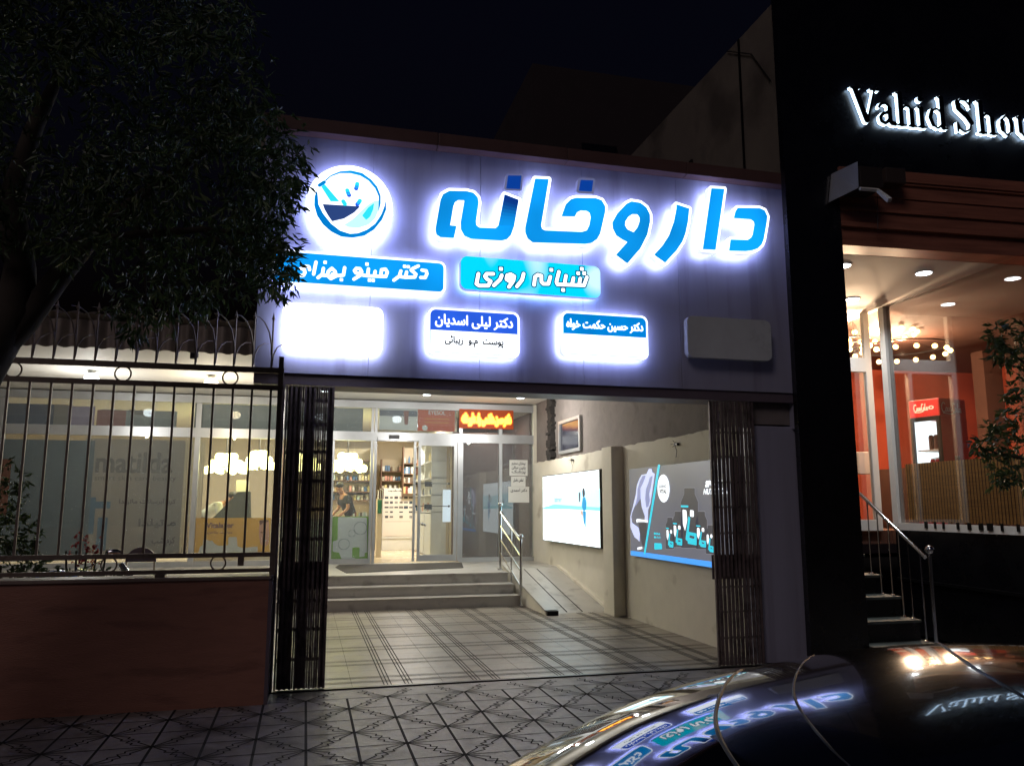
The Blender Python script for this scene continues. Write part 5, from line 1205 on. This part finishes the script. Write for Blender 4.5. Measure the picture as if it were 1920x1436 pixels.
# ring chandeliers
ch = 0
for (cx, cy, hw, hh_, n, d, lab_) in ((1690, 664, 88, 28, 15, 13.6, 'lower and larger iron ring chandelier with bare bulbs in the cafe'), (1650, 628, 68, 16, 14, 13.4, 'upper iron ring chandelier with bare bulbs in the cafe'), (1600, 650, 30, 22, 7, 12.6, 'small bulb ring glimpsed through the cafe door')):
    c = atY(cx, cy, d/1.165); r_ = hw*d/1483*.95
    t = thing('ring_chandelier', lab_, 'chandelier', tuple(c), group='ring chandeliers in the cafe')
    MB().ring(c+Vector((0, 0, .12)), r_, .012, 'z', 36, 6).build('ring', M['darkm'], t)
    m = MB()
    for k in range(3): a = 2*math.pi*k/3; m.tube([c+Vector((r_*math.cos(a), r_*math.sin(a), .12)), (c.x, c.y, zs_)], .005, 4)
    m.build('hanger', M['darkm'], t)
    for k in range(n):
        a = 2*math.pi*(k+.3)/n; p = c+Vector((r_*math.cos(a), r_*math.sin(a), 0)); m = MB(); m.sphere(p, .045, 8, 6); m.build('bulb', M['edi'], t)
    point('ring_light', c-Vector((0, 0, .0)), (1, .68, .42), 340, .03, t)
# fridge
zft = FL+2.0; pf = atZ(1757, 745, zft); D = pf
t = thing('drinks_fridge', 'tall red glass door drinks fridge behind the cafe window', 'fridge', (pf.x, pf.y, FL))
# orient: front faces the viewer's left; side faces right
fdir = (atZ(1702, 752, zft)-pf); sdir = (atZ(1808, 748, zft)-pf)
ang = math.atan2(fdir.y, fdir.x); 
fx = Vector((-math.cos(R(78)), math.sin(R(78)), 0)); # along the front, to the left
sxv = Vector((math.sin(R(78)), math.cos(R(78)), 0)); wF, wS = .62, .62
def solve(px, dirv, lo, hi):
    best = 0; 
    for i in range(200):
        s = lo+(hi-lo)*i/199; p = pf+dirv*s; v = p-C0; xx = 960+FPX*v.dot(_r)/v.dot(_f)
        if abs(xx-px) < .6: return s
    return hi
wF = solve(1703, fx, .1, 1.5); wS = solve(1809, sxv, .1, 2.5)
FM = Matrix(((-fx.x, sxv.x, 0, pf.x), (-fx.y, sxv.y, 0, pf.y), (0, 0, 1, FL), (0, 0, 0, 1)))   # local x right along front, y deep, origin = right front corner
def fb_(): return MB(FM)
m = fb_(); m.box(-wF, 0, .05, wS, .0, 1.72); m.box(-wF, 0, 0, wS, 1.722, 2.0, bev=.01)
cs_ = fb_(); cs_.box(-.03, 0, .04, wS, 0, 1.72); cs_.box(-wF, -wF+.03, .04, wS, 0, 1.72); cs_.box(-wF+.03, -.03, wS-.03, wS, 0, 1.72); cs_.box(-wF+.03, -.03, .04, wS-.03, 0, .2); cs_.box(-wF, 0, .04, wS, 1.721, 2.0, bev=.008); cs_.build('cabinet', M['redl'], t)
fbm = emit('fridge_banner_lit', (.85, .06, .03), .75, False, '#b3121c')
fb_().box(-wF, 0, .01, .039, 1.73, 1.99, bev=.004).build('lit_banner', fbm, t)
m = fb_(); m.box(-.05, 0, .0, .039, .2, 1.72); m.box(-wF, -wF+.05, .0, .039, .2, 1.72); m.box(-wF+.05, -.05, 0, .039, 1.66, 1.72); m.build('door_frame', M['black'], t)
fl_ = emit('fridge_interior_lit', (.75, .9, 1.0), .42); fb_().box(-wF+.031, -.031, wS-.06, wS-.031, .2, 1.72).build('lit_liner', fl_, t); fb_().box(-wF+.032, -wF+.06, .05, wS-.06, .2, 1.7).build('light_strip', emit('fridge_tube', (.85, .97, 1), 2.2), t)
for z in (.45, .85, 1.22): fb_().box(-wF+.06, -.032, .06, wS-.06, z-.02, z).build('fridge_shelf', M['white'], t)
canr = mat('can_red', '#c41a22', .3); cano = mat('can_orange', '#d8641e', .3); cang = mat('can_green', '#1c8a44', .3)
for (z, mm, n) in ((1.22, M['brown'], 5), (.85, canr, 5), (.45, cano, 5)):
    for i in range(n):
        x = -.10-i*.085
        if x < -wF*.62: continue
        m = fb_(); m.lathe((x, .16, z+.001), [(.03, 0), (.036, .02), (.036, .2), (.025, .23)], 10); p_ = FM @ Vector((x, .16, z))
        o = m.build('drink_bottle', mm if not (z < .5 and i == 1) else cang, label={1.22: 'dark bottle on the top fridge shelf', .85: 'red can stack on the middle fridge shelf', .45: 'orange drink bottle on the lower fridge shelf'}[z]+', '+('first', 'second', 'third', 'fourth', 'fifth')[i]+' from the right', cat='bottle', group='drinks in the red fridge')
def fput(u, v, d): return FM @ Vector((u, d, v))
SCR = [[(.02, .3), (.0, .6), (.08, .92), (.2, .98), (.26, .85)], [(.02, .3), (.08, .08), (.2, .05), (.3, .25)], [(.3, .25), (.33, .5), (.40, .5), (.42, .2), (.34, .1), (.30, .25)], [(.5, .5), (.44, .35), (.47, .1), (.56, .25)], [(.66, .5), (.58, .45), (.58, .12), (.68, .2), (.68, .5), (.70, .1)], [(.72, .3), (.78, .3)], [(1.0, .9), (.88, .98), (.80, .6), (.84, .1), (.98, .15)], [(1.02, .5), (1.10, .45), (1.10, .15), (1.02, .12), (1.0, .35), (1.02, .5)], [(1.2, .95), (1.15, .1), (1.25, .15)], [(1.40, .5), (1.30, .42), (1.30, .12), (1.40, .2), (1.42, .5), (1.44, .08)], [(.1, -.05), (.6, -.12), (1.0, .0)]]
M['scr'] = emit('script_white', (1, .75, .55), .95); Mp['scrm'] = mat('script_paint', '#c9b8b8', .5)
def script(u0, v0, w, h, d, m, put): 
    A = [[(u0+x/1.45*w, v0+(z+.12)/1.1*h) for x, z in s] for s in SCR]; k = MB()
    field_mesh(k, lambda P: np.min([sd_stroke(P, a, h*.055) for a in A], axis=0), bounds(A, .02), h/26, put, d, None); return k
build_flat(script(-wF+.08, 1.80, wF*.48, .13, .006, M['scr'], fput), 'script_logo', M['scr'], t)
cc = MB(); field_mesh(cc, lambda P: np.abs(np.hypot((P[:, 0]+wF*.24)/1.6, P[:, 1]-1.86)-.022)-.008, (-wF*.24-.06, 1.82, -wF*.24+.06, 1.9), .006, fput, .006, None); build_flat(cc, 'banner_oval', M['scr'], t)
build_flat(script(.08, 1.76, wS*.7, .17, .004, None, lambda u, v, d: FM @ Vector((d, u, v))), 'side_script_logo', Mp['scrm'], t)
MB(FM).box(.002, .006, wS*.45, wS*.62, .72, 1.12).build('side_sticker', Mp['pal'], t)
# counter + tissue box in front of fridge
tb_ = atZ(1790, 870, FL+.9); m = MB(); cx_ = cX(1790, 868, 3.4)
cb().box(3.2, 5.6, 1.2, 4.3, FL, cX(1790, 872, 3.4).z-.0).build('cafe_bench', M['brown'], label='brown bench top behind the bamboo blind', cat='bench')
zbt = cX(1790, 872, 3.4).z
a1, a2 = cY(1757, 868, 2.2), cY(1782, 848, 2.2); m = cb(); yy = cX(1768, 868, 3.5).y
m.add([(3.42, yy-.12, zbt+.002), (3.42, yy+.12, zbt+.002), (3.62, yy+.12, zbt+.002), (3.62, yy-.12, zbt+.002), (3.38, yy-.2, zbt+.15), (3.38, yy+.1, zbt+.13), (3.66, yy+.12, zbt+.16), (3.66, yy-.16, zbt+.14)], [(0, 1, 2, 3), (0, 4, 5, 1), (1, 5, 6, 2), (2, 6, 7, 3), (3, 7, 4, 0), (4, 7, 6, 5)]); m.build('paper_bag', M['white'], label='crumpled white paper packet on the sill before the red fridge', cat='packet')
# espresso machine / white box seen in door gap
a1, a2 = cY(1611, 888, yd+.9), cY(1628, 847, yd+.9); cb().box(a1.x, a2.x+.1, yd+.9, yd+1.2, a1.z, a2.z, bev=.01).build('white_carton', M['white'], label='pale carton seen through the cafe door gap', cat='carton')
# ================================================================= parked car (only roof and windscreen top reach into the picture)
YC = 1.33
zt = [(-1.42, .50), (-1.38, .66), (-1.25, .76), (-.9, .85), (-.4, .92), (.0, .965), (.14, .99), (.24, 1.045), (.36, 1.115), (.47, 1.178), (.57, 1.228), (.656, 1.268), (.744, 1.298), (.83, 1.321), (.92, 1.339), (1.0, 1.351), (1.11, 1.367), (1.2, 1.378), (1.3, 1.386), (1.42, 1.389), (1.57, 1.385), (1.73, 1.372), (1.95, 1.345), (2.15, 1.30), (2.35, 1.20), (2.55, 1.05), (2.66, .98), (2.85, .95), (2.98, .90), (3.02, .70), (3.03, .5)]
_x = np.array([a for a, b in zt]); _z = np.array([b for a, b in zt])
def zc_(x): return float(np.interp(x, _x, _z))
def zs_mooth(x, w=.10): return sum(zc_(x+w*k/3)*wt for k, wt in zip(range(-3, 4), (.06, .12, .2, .24, .2, .12, .06)))
def smst(a, b, x): t = min(1, max(0, (x-a)/(b-a))); return t*t*(3-2*t)
def section(x):
    z = zs_mooth(x, .09 if -1.2 < x < 2.9 else .02); cabin = smst(.12, .75, x)*(1-smst(2.2, 2.62, x))
    end = 1-.16*(smst(-.9, -1.42, x)+smst(2.6, 3.03, x)); K = .31
    hood = [(0, z), (.15, z-.004), (.3, z-.014), (.42, z-.03), (.52, z-.05), (.62, z-.08), (.70, z-.12), (.76, z-.18), (.80, max(.52, z-.30)), (.80, .42), (.79, .28), (.76, .10)]
    be = .90
    cab_ = [(0, z), (.15, z-K*.0225), (.3, z-K*.09), (.42, z-K*.176), (.50, z-K*.26), (.555, z-.125), (.60, z-.18), (.70, (z-.18)*.45+be*.55), (.79, be), (.825, .70), (.815, .40), (.78, .10)]
    return [((h[0]*(1-cabin)+c[0]*cabin)*end, h[1]*(1-cabin)+c[1]*cabin) for h, c in zip(hood, cab_)]
def surf(x, y):
    s = section(x); t = abs(y-YC); return float(np.interp(t, [p[0] for p in s], [p[1] for p in s]))
def catm(pts, n):
    out = []
    for i in range(len(pts)-1):
        p0, p1, p2, p3 = pts[max(i-1, 0)], pts[i], pts[i+1], pts[min(i+2, len(pts)-1)]
        for k in range(n):
            t = k/n; out.append(tuple(.5*((2*p1[j])+(-p0[j]+p2[j])*t+(2*p0[j]-5*p1[j]+4*p2[j]-p3[j])*t*t+(-p0[j]+3*p1[j]-3*p2[j]+p3[j])*t**3) for j in (0, 1)))
    return out+[tuple(pts[-1])]
M['carp'] = mat('car_paint', '#101420', .12, .2, spec=.6, coat=1.0)
M['carg'] = mat('car_glass', '#08090b', .03, 0, spec=.8, coat=.6)
car = thing('parked_car', 'glossy black car in the bottom right corner mirroring the lit signs', 'car', (.8, YC, -.12))
xs_ = sorted(set([-1.42, -1.40, -1.36, -1.3]+[round(-1.25+.05*i, 3) for i in range(85)]+[3.0, 3.02, 3.03])); xs_ = [x for x in xs_ if x <= 3.03]
SEAM = [(1.12, 1.90), (1.0, 1.74), (.86, 1.56), (.74, 1.38), (.69, 1.24), (.67, 1.10), (.69, .95), (.78, .80), (.9, .72)]
def seamx(y):
    ys = [b for a, b in SEAM][::-1]; x_ = [a for a, b in SEAM][::-1]; return float(np.interp(y, ys, x_))
rows = []
for x in xs_:
    h = catm(section(x), 3); rows.append([(x, YC-t, z) for t, z in h[::-1]]+[(x, YC+t, z) for t, z in h[1:]])
nn = len(rows[0]); b = MB(); vs = [v for r in rows for v in r]; half = (nn-1)//2
groups = {0: [], 1: []}
for i in range(len(rows)-1):
    for j in range(nn-1):
        cx_ = sum(rows[i+a][j+c][0] for a in (0, 1) for c in (0, 1))/4; cy__ = sum(rows[i+a][j+c][1] for a in (0, 1) for c in (0, 1))/4; t = abs(cy__-YC); s = abs(j+.5-half)/3
        gl = 0
        if .24 < cx_ < seamx(cy__) and t < .60: gl = 1
        if s > 6.2 and s < 7.9 and .55 < cx_ < 2.25: gl = 1
        if 2.28 < cx_ < 2.58 and t < .50: gl = 1
        groups[gl].append((i*nn+j, i*nn+j+1, (i+1)*nn+j+1, (i+1)*nn+j))
for gi, nm in ((0, 'body'), (1, 'window_glass')):
    m = MB(); m.add(vs, groups[gi], 0, True)
    if gi == 0: m.add([vs[k] for k in range(nn)], [tuple(range(nn))]); m.add(vs[-nn:], [tuple(range(nn-1, -1, -1))])
    o = m.build(nm, [M['carp'], M['carg']][gi], car)
    bmx = __import__('bmesh').new(); bmx.from_mesh(o.data); __import__('bmesh').ops.delete(bmx, geom=[v for v in bmx.verts if not v.link_faces], context='VERTS')
    __import__('bmesh').ops.remove_doubles(bmx, verts=bmx.verts, dist=1e-5); bmx.to_mesh(o.data); bmx.free()
M['seal'] = mat('rubber_seal', '#07070a', .55, spec=.15)
def seam(name, pts, dx, r, m, n=10, up=.004):
    P = []
    for (x, y) in catm(pts, 6): P.append((x+dx, y, surf(x+dx, y)+up))
    MB().tube(P, r, 6).build(name, m, car)
seam('windscreen_trim', SEAM, 0, .0048, M['seal'], up=-.001)
S2 = [(x+.20-.09*max(0, (1.74-y)/.9), y) for x, y in SEAM[:-1]]
seam('roof_trim', S2, 0, .0032, M['seal'], up=-.001)
seam('roof_seam', [(1.62, 1.84), (1.42, 1.58), (1.28, 1.38), (1.2, 1.2), (1.16, 1.0), (1.18, .84)], 0, .003, M['black'], up=.001)
for wx in (-.78, 2.2):
    for sgn in (-1, 1):
        m = MB(); m.lathe((wx, YC+sgn*.75-(.0), .19), [(.20, -.09), (.31, -.10), (.315, -.05), (.315, .05), (.31, .10), (.20, .09)], 28, axis='y'); w = m.build('wheel', M['black'], car)
        r_ = MB(); r_.lathe((wx, YC+sgn*.75+sgn*.06, .19), [(.03, .04), (.19, .035), (.20, .01)], 20, axis='y')
        for k in range(5): a = 2*math.pi*k/5; r_.tube([(wx, YC+sgn*.83, .19), (wx+.18*math.cos(a), YC+sgn*.82, .19+.18*math.sin(a))], .022, 5)
        r_.build('rim', M['alu'], w)
for sgn in (-1, 1):
    MB().sphere((-1.28, YC+sgn*.55, .62), .12, 12, 8, sq=(.6, 1.3, .7)).build('headlight', M['offwhite'], car)
    MB().sphere((2.96, YC+sgn*.55, .74), .11, 12, 8, sq=(.5, 1.1, 1)).build('tail_light', M['redl'], car)
    MB().sphere((.86, YC+sgn*.93, .93), .09, 12, 8, sq=(.6, 1.2, .8)).build('side_mirror', M['carp'], car)
    MB().box(1.28, 1.44, YC+sgn*.826, YC+sgn*.845, .79, .815, bev=.005).build('door_handle', M['chrome'], car)
    MB().box(.60, .606, YC+sgn*.79, YC+sgn*.83, .15, .88).build('door_seam', M['black'], car); MB().box(1.62, 1.626, YC+sgn*.79, YC+sgn*.83, .15, .88).build('door_seam', M['black'], car)
MB().box(-1.46, -1.40, YC-.26, YC+.26, .30, .41, bev=.004).build('number_plate', M['white'], car)
m = MB(); m.tube([(.25, 1.0, surf(.25, 1.0)+.015), (.42, 1.25, surf(.42, 1.25)+.012), (.50, 1.5, surf(.5, 1.5)+.012)], .006, 5); m.build('wiper', M['black'], car)
# ================================================================= big street tree, upper left
def leafmesh(cl, dens, L, Wd, rnd, droop=.6, mats=('leafA', 'leafB', 'leafC'), shell=.0):
    vs = []; fs = []; mi = []; sprig = []
    for (c, r, sq) in cl:
        c = Vector(c); n = int(dens*r*r*r*sq[0]*sq[1]*sq[2]/.08+dens*.1)
        for k in range(n):
            d = Vector((rnd.gauss(0, 1), rnd.gauss(0, 1), rnd.gauss(0, 1))).normalized(); rad = r*(rnd.random()**(.45 if not shell else .25))
            p = c+Vector((d.x*rad*sq[0], d.y*rad*sq[1], d.z*rad*sq[2]))
            ax = (d*.5+Vector((rnd.uniform(-1, 1), rnd.uniform(-1, 1), rnd.uniform(-.6, .5)-droop))).normalized()
            m_ = rnd.choices(range(len(mats)), (5, 3, 1)[:len(mats)])[0]
            for q_ in range(rnd.choice((2, 3, 4))):          # a spray of leaves from one twig point
                a2 = (ax+Vector((rnd.uniform(-.7, .7), rnd.uniform(-.7, .7), rnd.uniform(-.7, .5)))).normalized()
                sd = a2.cross(Vector((rnd.gauss(0, 1), rnd.gauss(0, 1), rnd.gauss(0, 1)))).normalized(); l = L*rnd.uniform(.6, 1.25); w = Wd*rnd.uniform(.7, 1.2); nrm = sd.cross(a2)*w*.35
                o = len(vs); vs += [p[:], (p+a2*l*.42+sd*w/2+nrm)[:], (p+a2*l)[:], (p+a2*l*.42-sd*w/2+nrm)[:]]
                fs.append((o, o+1, o+2, o+3)); mi.append(m_)
                p = p+ax*L*.22
    return vs, fs, mi
def crown(name, par, data, mats):
    vs, fs, mi = data; me = bpy.data.meshes.new(name); me.from_pydata(vs, [], fs)
    for m in mats: me.materials.append(M[m])
    me.polygons.foreach_set('material_index', mi); me.update(); o = bpy.data.objects.new(name, me); COL.objects.link(o)
    o.parent = par; o.matrix_parent_inverse = Matrix.Translation(-Vector(par.location)); return o
rt = random.Random(21)
OUT = [(-120,-120),(440,-120),(470,-20),(480,60),(488,130),(500,190),(528,240),(552,272),(566,300),(560,340),(556,380),(540,410),(532,440),(552,470),(566,500),(552,530),(528,556),(500,545),(470,540),(430,560),(400,570),(360,585),(320,600),(290,615),(266,610),(250,580),(235,540),(200,505),(160,485),(110,470),(60,455),(-120,450)]
def inside(x, y, P):
    c = False
    for i in range(len(P)):
        a, b = P[i], P[i-1]
        if (a[1] > y) != (b[1] > y) and x < (b[0]-a[0])*(y-a[1])/(b[1]-a[1])+a[0]: c = not c
    return c
tr = thing('street_tree', 'large dark leafy street tree overhanging the fence and left end of the sign', 'tree', (-3.6, 5.9, 0))
cl = []
while len(cl) < 210:
    x, y = rt.uniform(-120, 570), rt.uniform(-120, 620)
    if not inside(x+18, y+14, OUT) or not inside(x, y, OUT): continue
    Y = rt.uniform(5.3, 6.9); r = rt.uniform(.16, .30); cl.append((atY(x, y, Y), r, (1, 1.1, 1.0)))
# rim sprays hugging the outline
for i in range(len(OUT)-1):
    a, b_ = OUT[i], OUT[i+1]; L_ = math.dist(a, b_)
    for k in range(max(1, int(L_/26))):
        t_ = (k+rt.random())/max(1, int(L_/26)); x, y = a[0]+(b_[0]-a[0])*t_, a[1]+(b_[1]-a[1])*t_
        if y < -60 or x < -60: continue
        cl.append((atY(x-rt.uniform(6, 30), y-rt.uniform(4, 24), rt.uniform(5.6, 6.6)), rt.uniform(.07, .15), (1, 1, 1)))
for (x, y, r) in ((548, 330, .13), (556, 285, .10), (545, 500, .14), (556, 520, .10), (528, 545, .10), (270, 600, .12), (300, 590, .12), (258, 622, .07), (380, 560, .13), (510, 420, .12), (500, 500, .2), (470, 470, .2)):
    cl.append((atY(x-12, y-8, 6.1), r, (1, 1, 1.1)))
for k in range(110):
    x, y = rt.uniform(440, 575), rt.uniform(200, 560)
    if inside(x+8, y+6, OUT): cl.append((atY(x, y, rt.uniform(5.5, 6.8)), rt.uniform(.08, .16), (1, 1, 1)))
crown('crown', tr, leafmesh(cl, 80, .090, .024, rt), ('leafA', 'leafB', 'leafC'))
tk = MB(); A6 = lambda x, y, Y=6.1: atY(x, y, Y)
tk.tube([(-3.5, 5.9, 0), (-3.25, 5.95, .9), (-2.95, 6.0, 1.7), A6(-70, 760), A6(-15, 660), A6(30, 585), A6(38, 500), A6(20, 380), A6(60, 250), A6(120, 120)], [.20, .17, .155, .15, .14, .13, .10, .085, .06, .03], 12)
tk.tube([A6(-5, 660), A6(45, 605), A6(110, 520), A6(165, 455), A6(250, 380), A6(360, 300), A6(450, 240)], [.09, .095, .08, .065, .05, .035, .015], 10)
tk.tube([A6(165, 455), A6(260, 440), A6(380, 430), A6(480, 440)], [.05, .035, .022, .01], 8); tk.tube([A6(380, 430), A6(450, 480), A6(520, 500)], [.02, .014, .006], 6); tk.tube([A6(250, 390), A6(270, 480), A6(275, 570)], [.022, .014, .005], 6)
tk.build('trunk', M['bark'], tr)
# right edge shrub/tree
rs2 = random.Random(5); t = thing('roadside_tree', 'small leafy tree branch reaching in at the right edge before the cafe window', 'tree', (5.95, 5.0, 0))
cl = [(atY(x, y, Y_), r, (1, 1, 1)) for x, y, Y_, r in ((1890, 640, 5, .13), (1870, 625, 5, .09), (1905, 670, 5.1, .12), (1880, 665, 4.9, .08), (1925, 620, 5, .15), (1862, 845, 5, .10), (1835, 835, 5, .07), (1885, 820, 5.1, .12), (1905, 780, 5, .11), (1880, 870, 4.9, .11), (1860, 800, 5, .06), (1900, 740, 5.1, .07), (1905, 890, 5, .12), (1875, 900, 5, .07), (1930, 830, 5, .18), (1940, 720, 5.1, .16), (1960, 900, 5, .15))]
crown('crown', t, leafmesh(cl, 260, .062, .024, rs2, .15, shell=0), ('leafB', 'leafC', 'leafA'))
e = MB(); A5 = lambda x, y: atY(x, y, 5.0)
e.tube([(5.95, 5, 0), (5.9, 5, .8), A5(2090, 980), A5(2020, 880), A5(1960, 800), A5(1950, 700), A5(1960, 560)], [.07, .06, .05, .04, .03, .02, .01], 8)
e.tube([A5(2025, 890), A5(1975, 880), A5(1920, 860), A5(1870, 850), A5(1835, 838)], [.018, .016, .012, .008, .003], 6); e.tube([A5(1955, 720), A5(1920, 680), A5(1880, 650), A5(1850, 625)], [.014, .010, .006, .002], 6); e.tube([A5(2055, 950), A5(1985, 930), A5(1930, 905), A5(1880, 895)], [.014, .012, .008, .003], 6)
e.build('trunk', M['bark'], t)
# ================================================================= yard behind the fence
rb = random.Random(9); YB = 9.4
def bush(name, label, cl, dens, L, w, mats, cat='shrub', sh=.1):
    c = cl[0][0]; t = thing(name, label, cat, (c.x, c.y, 0)); crown('foliage', t, leafmesh(cl, dens, L, w, rb, sh, mats, 1), mats)
    m = MB(); 
    for k in range(5): m.tube([(c.x+.05*k-.1, c.y, 0), (c.x+.1*k-.2, c.y+.03*k, c.z)], .012, 5)
    m.build('stem', M['bark'], t); return t
bush('dark_shrub', 'dark garden shrub behind the fence at the far left', [(atY(x, y, YB), r, (1, 1, 1)) for x, y, r in ((20, 1060, .3), (30, 1000, .22), (10, 940, .2), (50, 1010, .12), (35, 900, .10), (-30, 1000, .35), (60, 1070, .22), (-20, 880, .2))], 260, .07, .03, ('leafA', 'leafB'))
bush('low_hedge', 'low dark hedge behind the fence under the motorcycle', [(atY(x, 1092, YB), .17, (1.3, 1, .8)) for x in (60, 100, 140, 180)]+[(atY(215, 1085, YB), .12, (1, 1, .8))], 300, .05, .025, ('leafA', 'leafB'))
M['flow'] = tlum('flower_red', '#8a1f24', .2)
bush('flowering_shrub', 'dark red flowering shrub behind the fence bars', [(atY(x, y, 10.2), r, (1, 1, 1)) for x, y, r in ((160, 1032, .17), (150, 1012, .07), (172, 1018, .10), (176, 1040, .12), (150, 1040, .1))], 120, .035, .03, ('flow', 'flow'), 'flowering shrub', 0)
mc = thing('motorcycle', 'motorcycle with blue tank and chrome mirror parked behind the fence', 'motorcycle', (atY(150, 1080, 9.9).x, 9.9, 0))
YM = 9.9; AM = lambda x, y: atY(x, y, YM)
xw = AM(206, 1080).x; xr = xw-1.3
for i, x in enumerate((xw, xr)):
    w = MB().ring((x, YM, .30), .25, .055, 'y', 28, 8).build('wheel', M['black'], mc); m = MB(); m.ring((x, YM, .30), .20, .012, 'y'); 
    for k in range(10): a = 2*math.pi*k/10; m.tube([(x, YM, .3), (x+.2*math.cos(a), YM, .3+.2*math.sin(a))], .003, 4)
    m.build('rim', M['chrome'], w)
MB().tube([(xw, YM-.06, .3), (xw-.22, YM-.06, .95)], .022, 8).build('fork', M['chrome'], mc); MB().tube([(xw, YM+.06, .3), (xw-.22, YM+.06, .95)], .022, 8).build('fork', M['chrome'], mc)
MB().sphere((xw-.55, YM, .84), .24, 16, 10, sq=(1.15, .6, .62)).build('fuel_tank', mat('tank_blue', '#1a56b8', .2, .3, coat=1), mc)
MB().sphere((xw-1.0, YM, .80), .32, 14, 8, sq=(1.1, .42, .24)).build('seat', M['black'], mc)
m = MB(); m.box(xw-.85, xw-.35, YM-.11, YM+.11, .32, .66, bev=.04); m.tube([(xw-.25, YM, .85), (xw-.55, YM, .62), (xr, YM, .3)], .03, 8); m.build('engine', M['darkm'], mc)
m = MB(); m.tube([(xw-.26, YM-.34, 1.02), (xw-.22, YM-.12, .98), (xw-.22, YM+.12, .98), (xw-.26, YM+.34, 1.02)], .013, 8); m.build('handlebar', M['chrome'], mc)
h = AM(222, 1034); m = MB(); m.tube([(xw-.24, YM-.2, .99), (h.x, YM-.2, h.z-.02)], .006, 5); m.sphere((h.x, YM-.2, h.z), .075, 14, 8, sq=(1.2, .35, .55)); m.build('mirror', M['chrome'], mc)
MB().sphere((xw-.12, YM, .86), .09, 14, 10, sq=(.8, 1, 1)).build('headlight', M['chrome'], mc)
h1, h2 = AM(226, 1056), AM(244, 1082); MB().tube([h1, h2], [.03, .045], 10).build('exhaust', M['chrome'], mc)
# arched chair
t = thing('arched_chair', 'grey chair with arched back standing behind the fence', 'chair', (AM(264, 1060).x, 10.4, 0)); c = atY(264, 1045, 10.4)
m = MB(); m.prism([(c.x+.17*math.cos(a), c.z-.05+.17*math.sin(a)) for a in [math.pi*k/14 for k in range(15)]], 10.4, 10.43); m.build('backrest', M['acpd'], t)
MB().box(c.x-.2, c.x+.2, 10.05, 10.42, .42, .46, bev=.01).build('seat', M['acpd'], t)
for sx in (-.17, .17):
    for sy in (10.08, 10.41): MB().tube([(c.x+sx, sy, 0), (c.x+sx*.9, sy, .42 if sy < 10.2 else c.z-.05)], .012, 6).build('leg', M['chrome'], t)
# brown poster with a numeral at the far left
p, qv = Pv(-25, 860), Pv(13, 965); t, y = banner('number_poster', 'dark brown poster with a pale numeral at the extreme left', p[0], qv[0], qv[1], p[1], M['brown'], SY-.03); a = Pv(-6, 893); b_ = Pv(4, 876); txt(t, y, Mp['skin'], '2', (a[0], a[1], b_[0], b_[1]), .01)
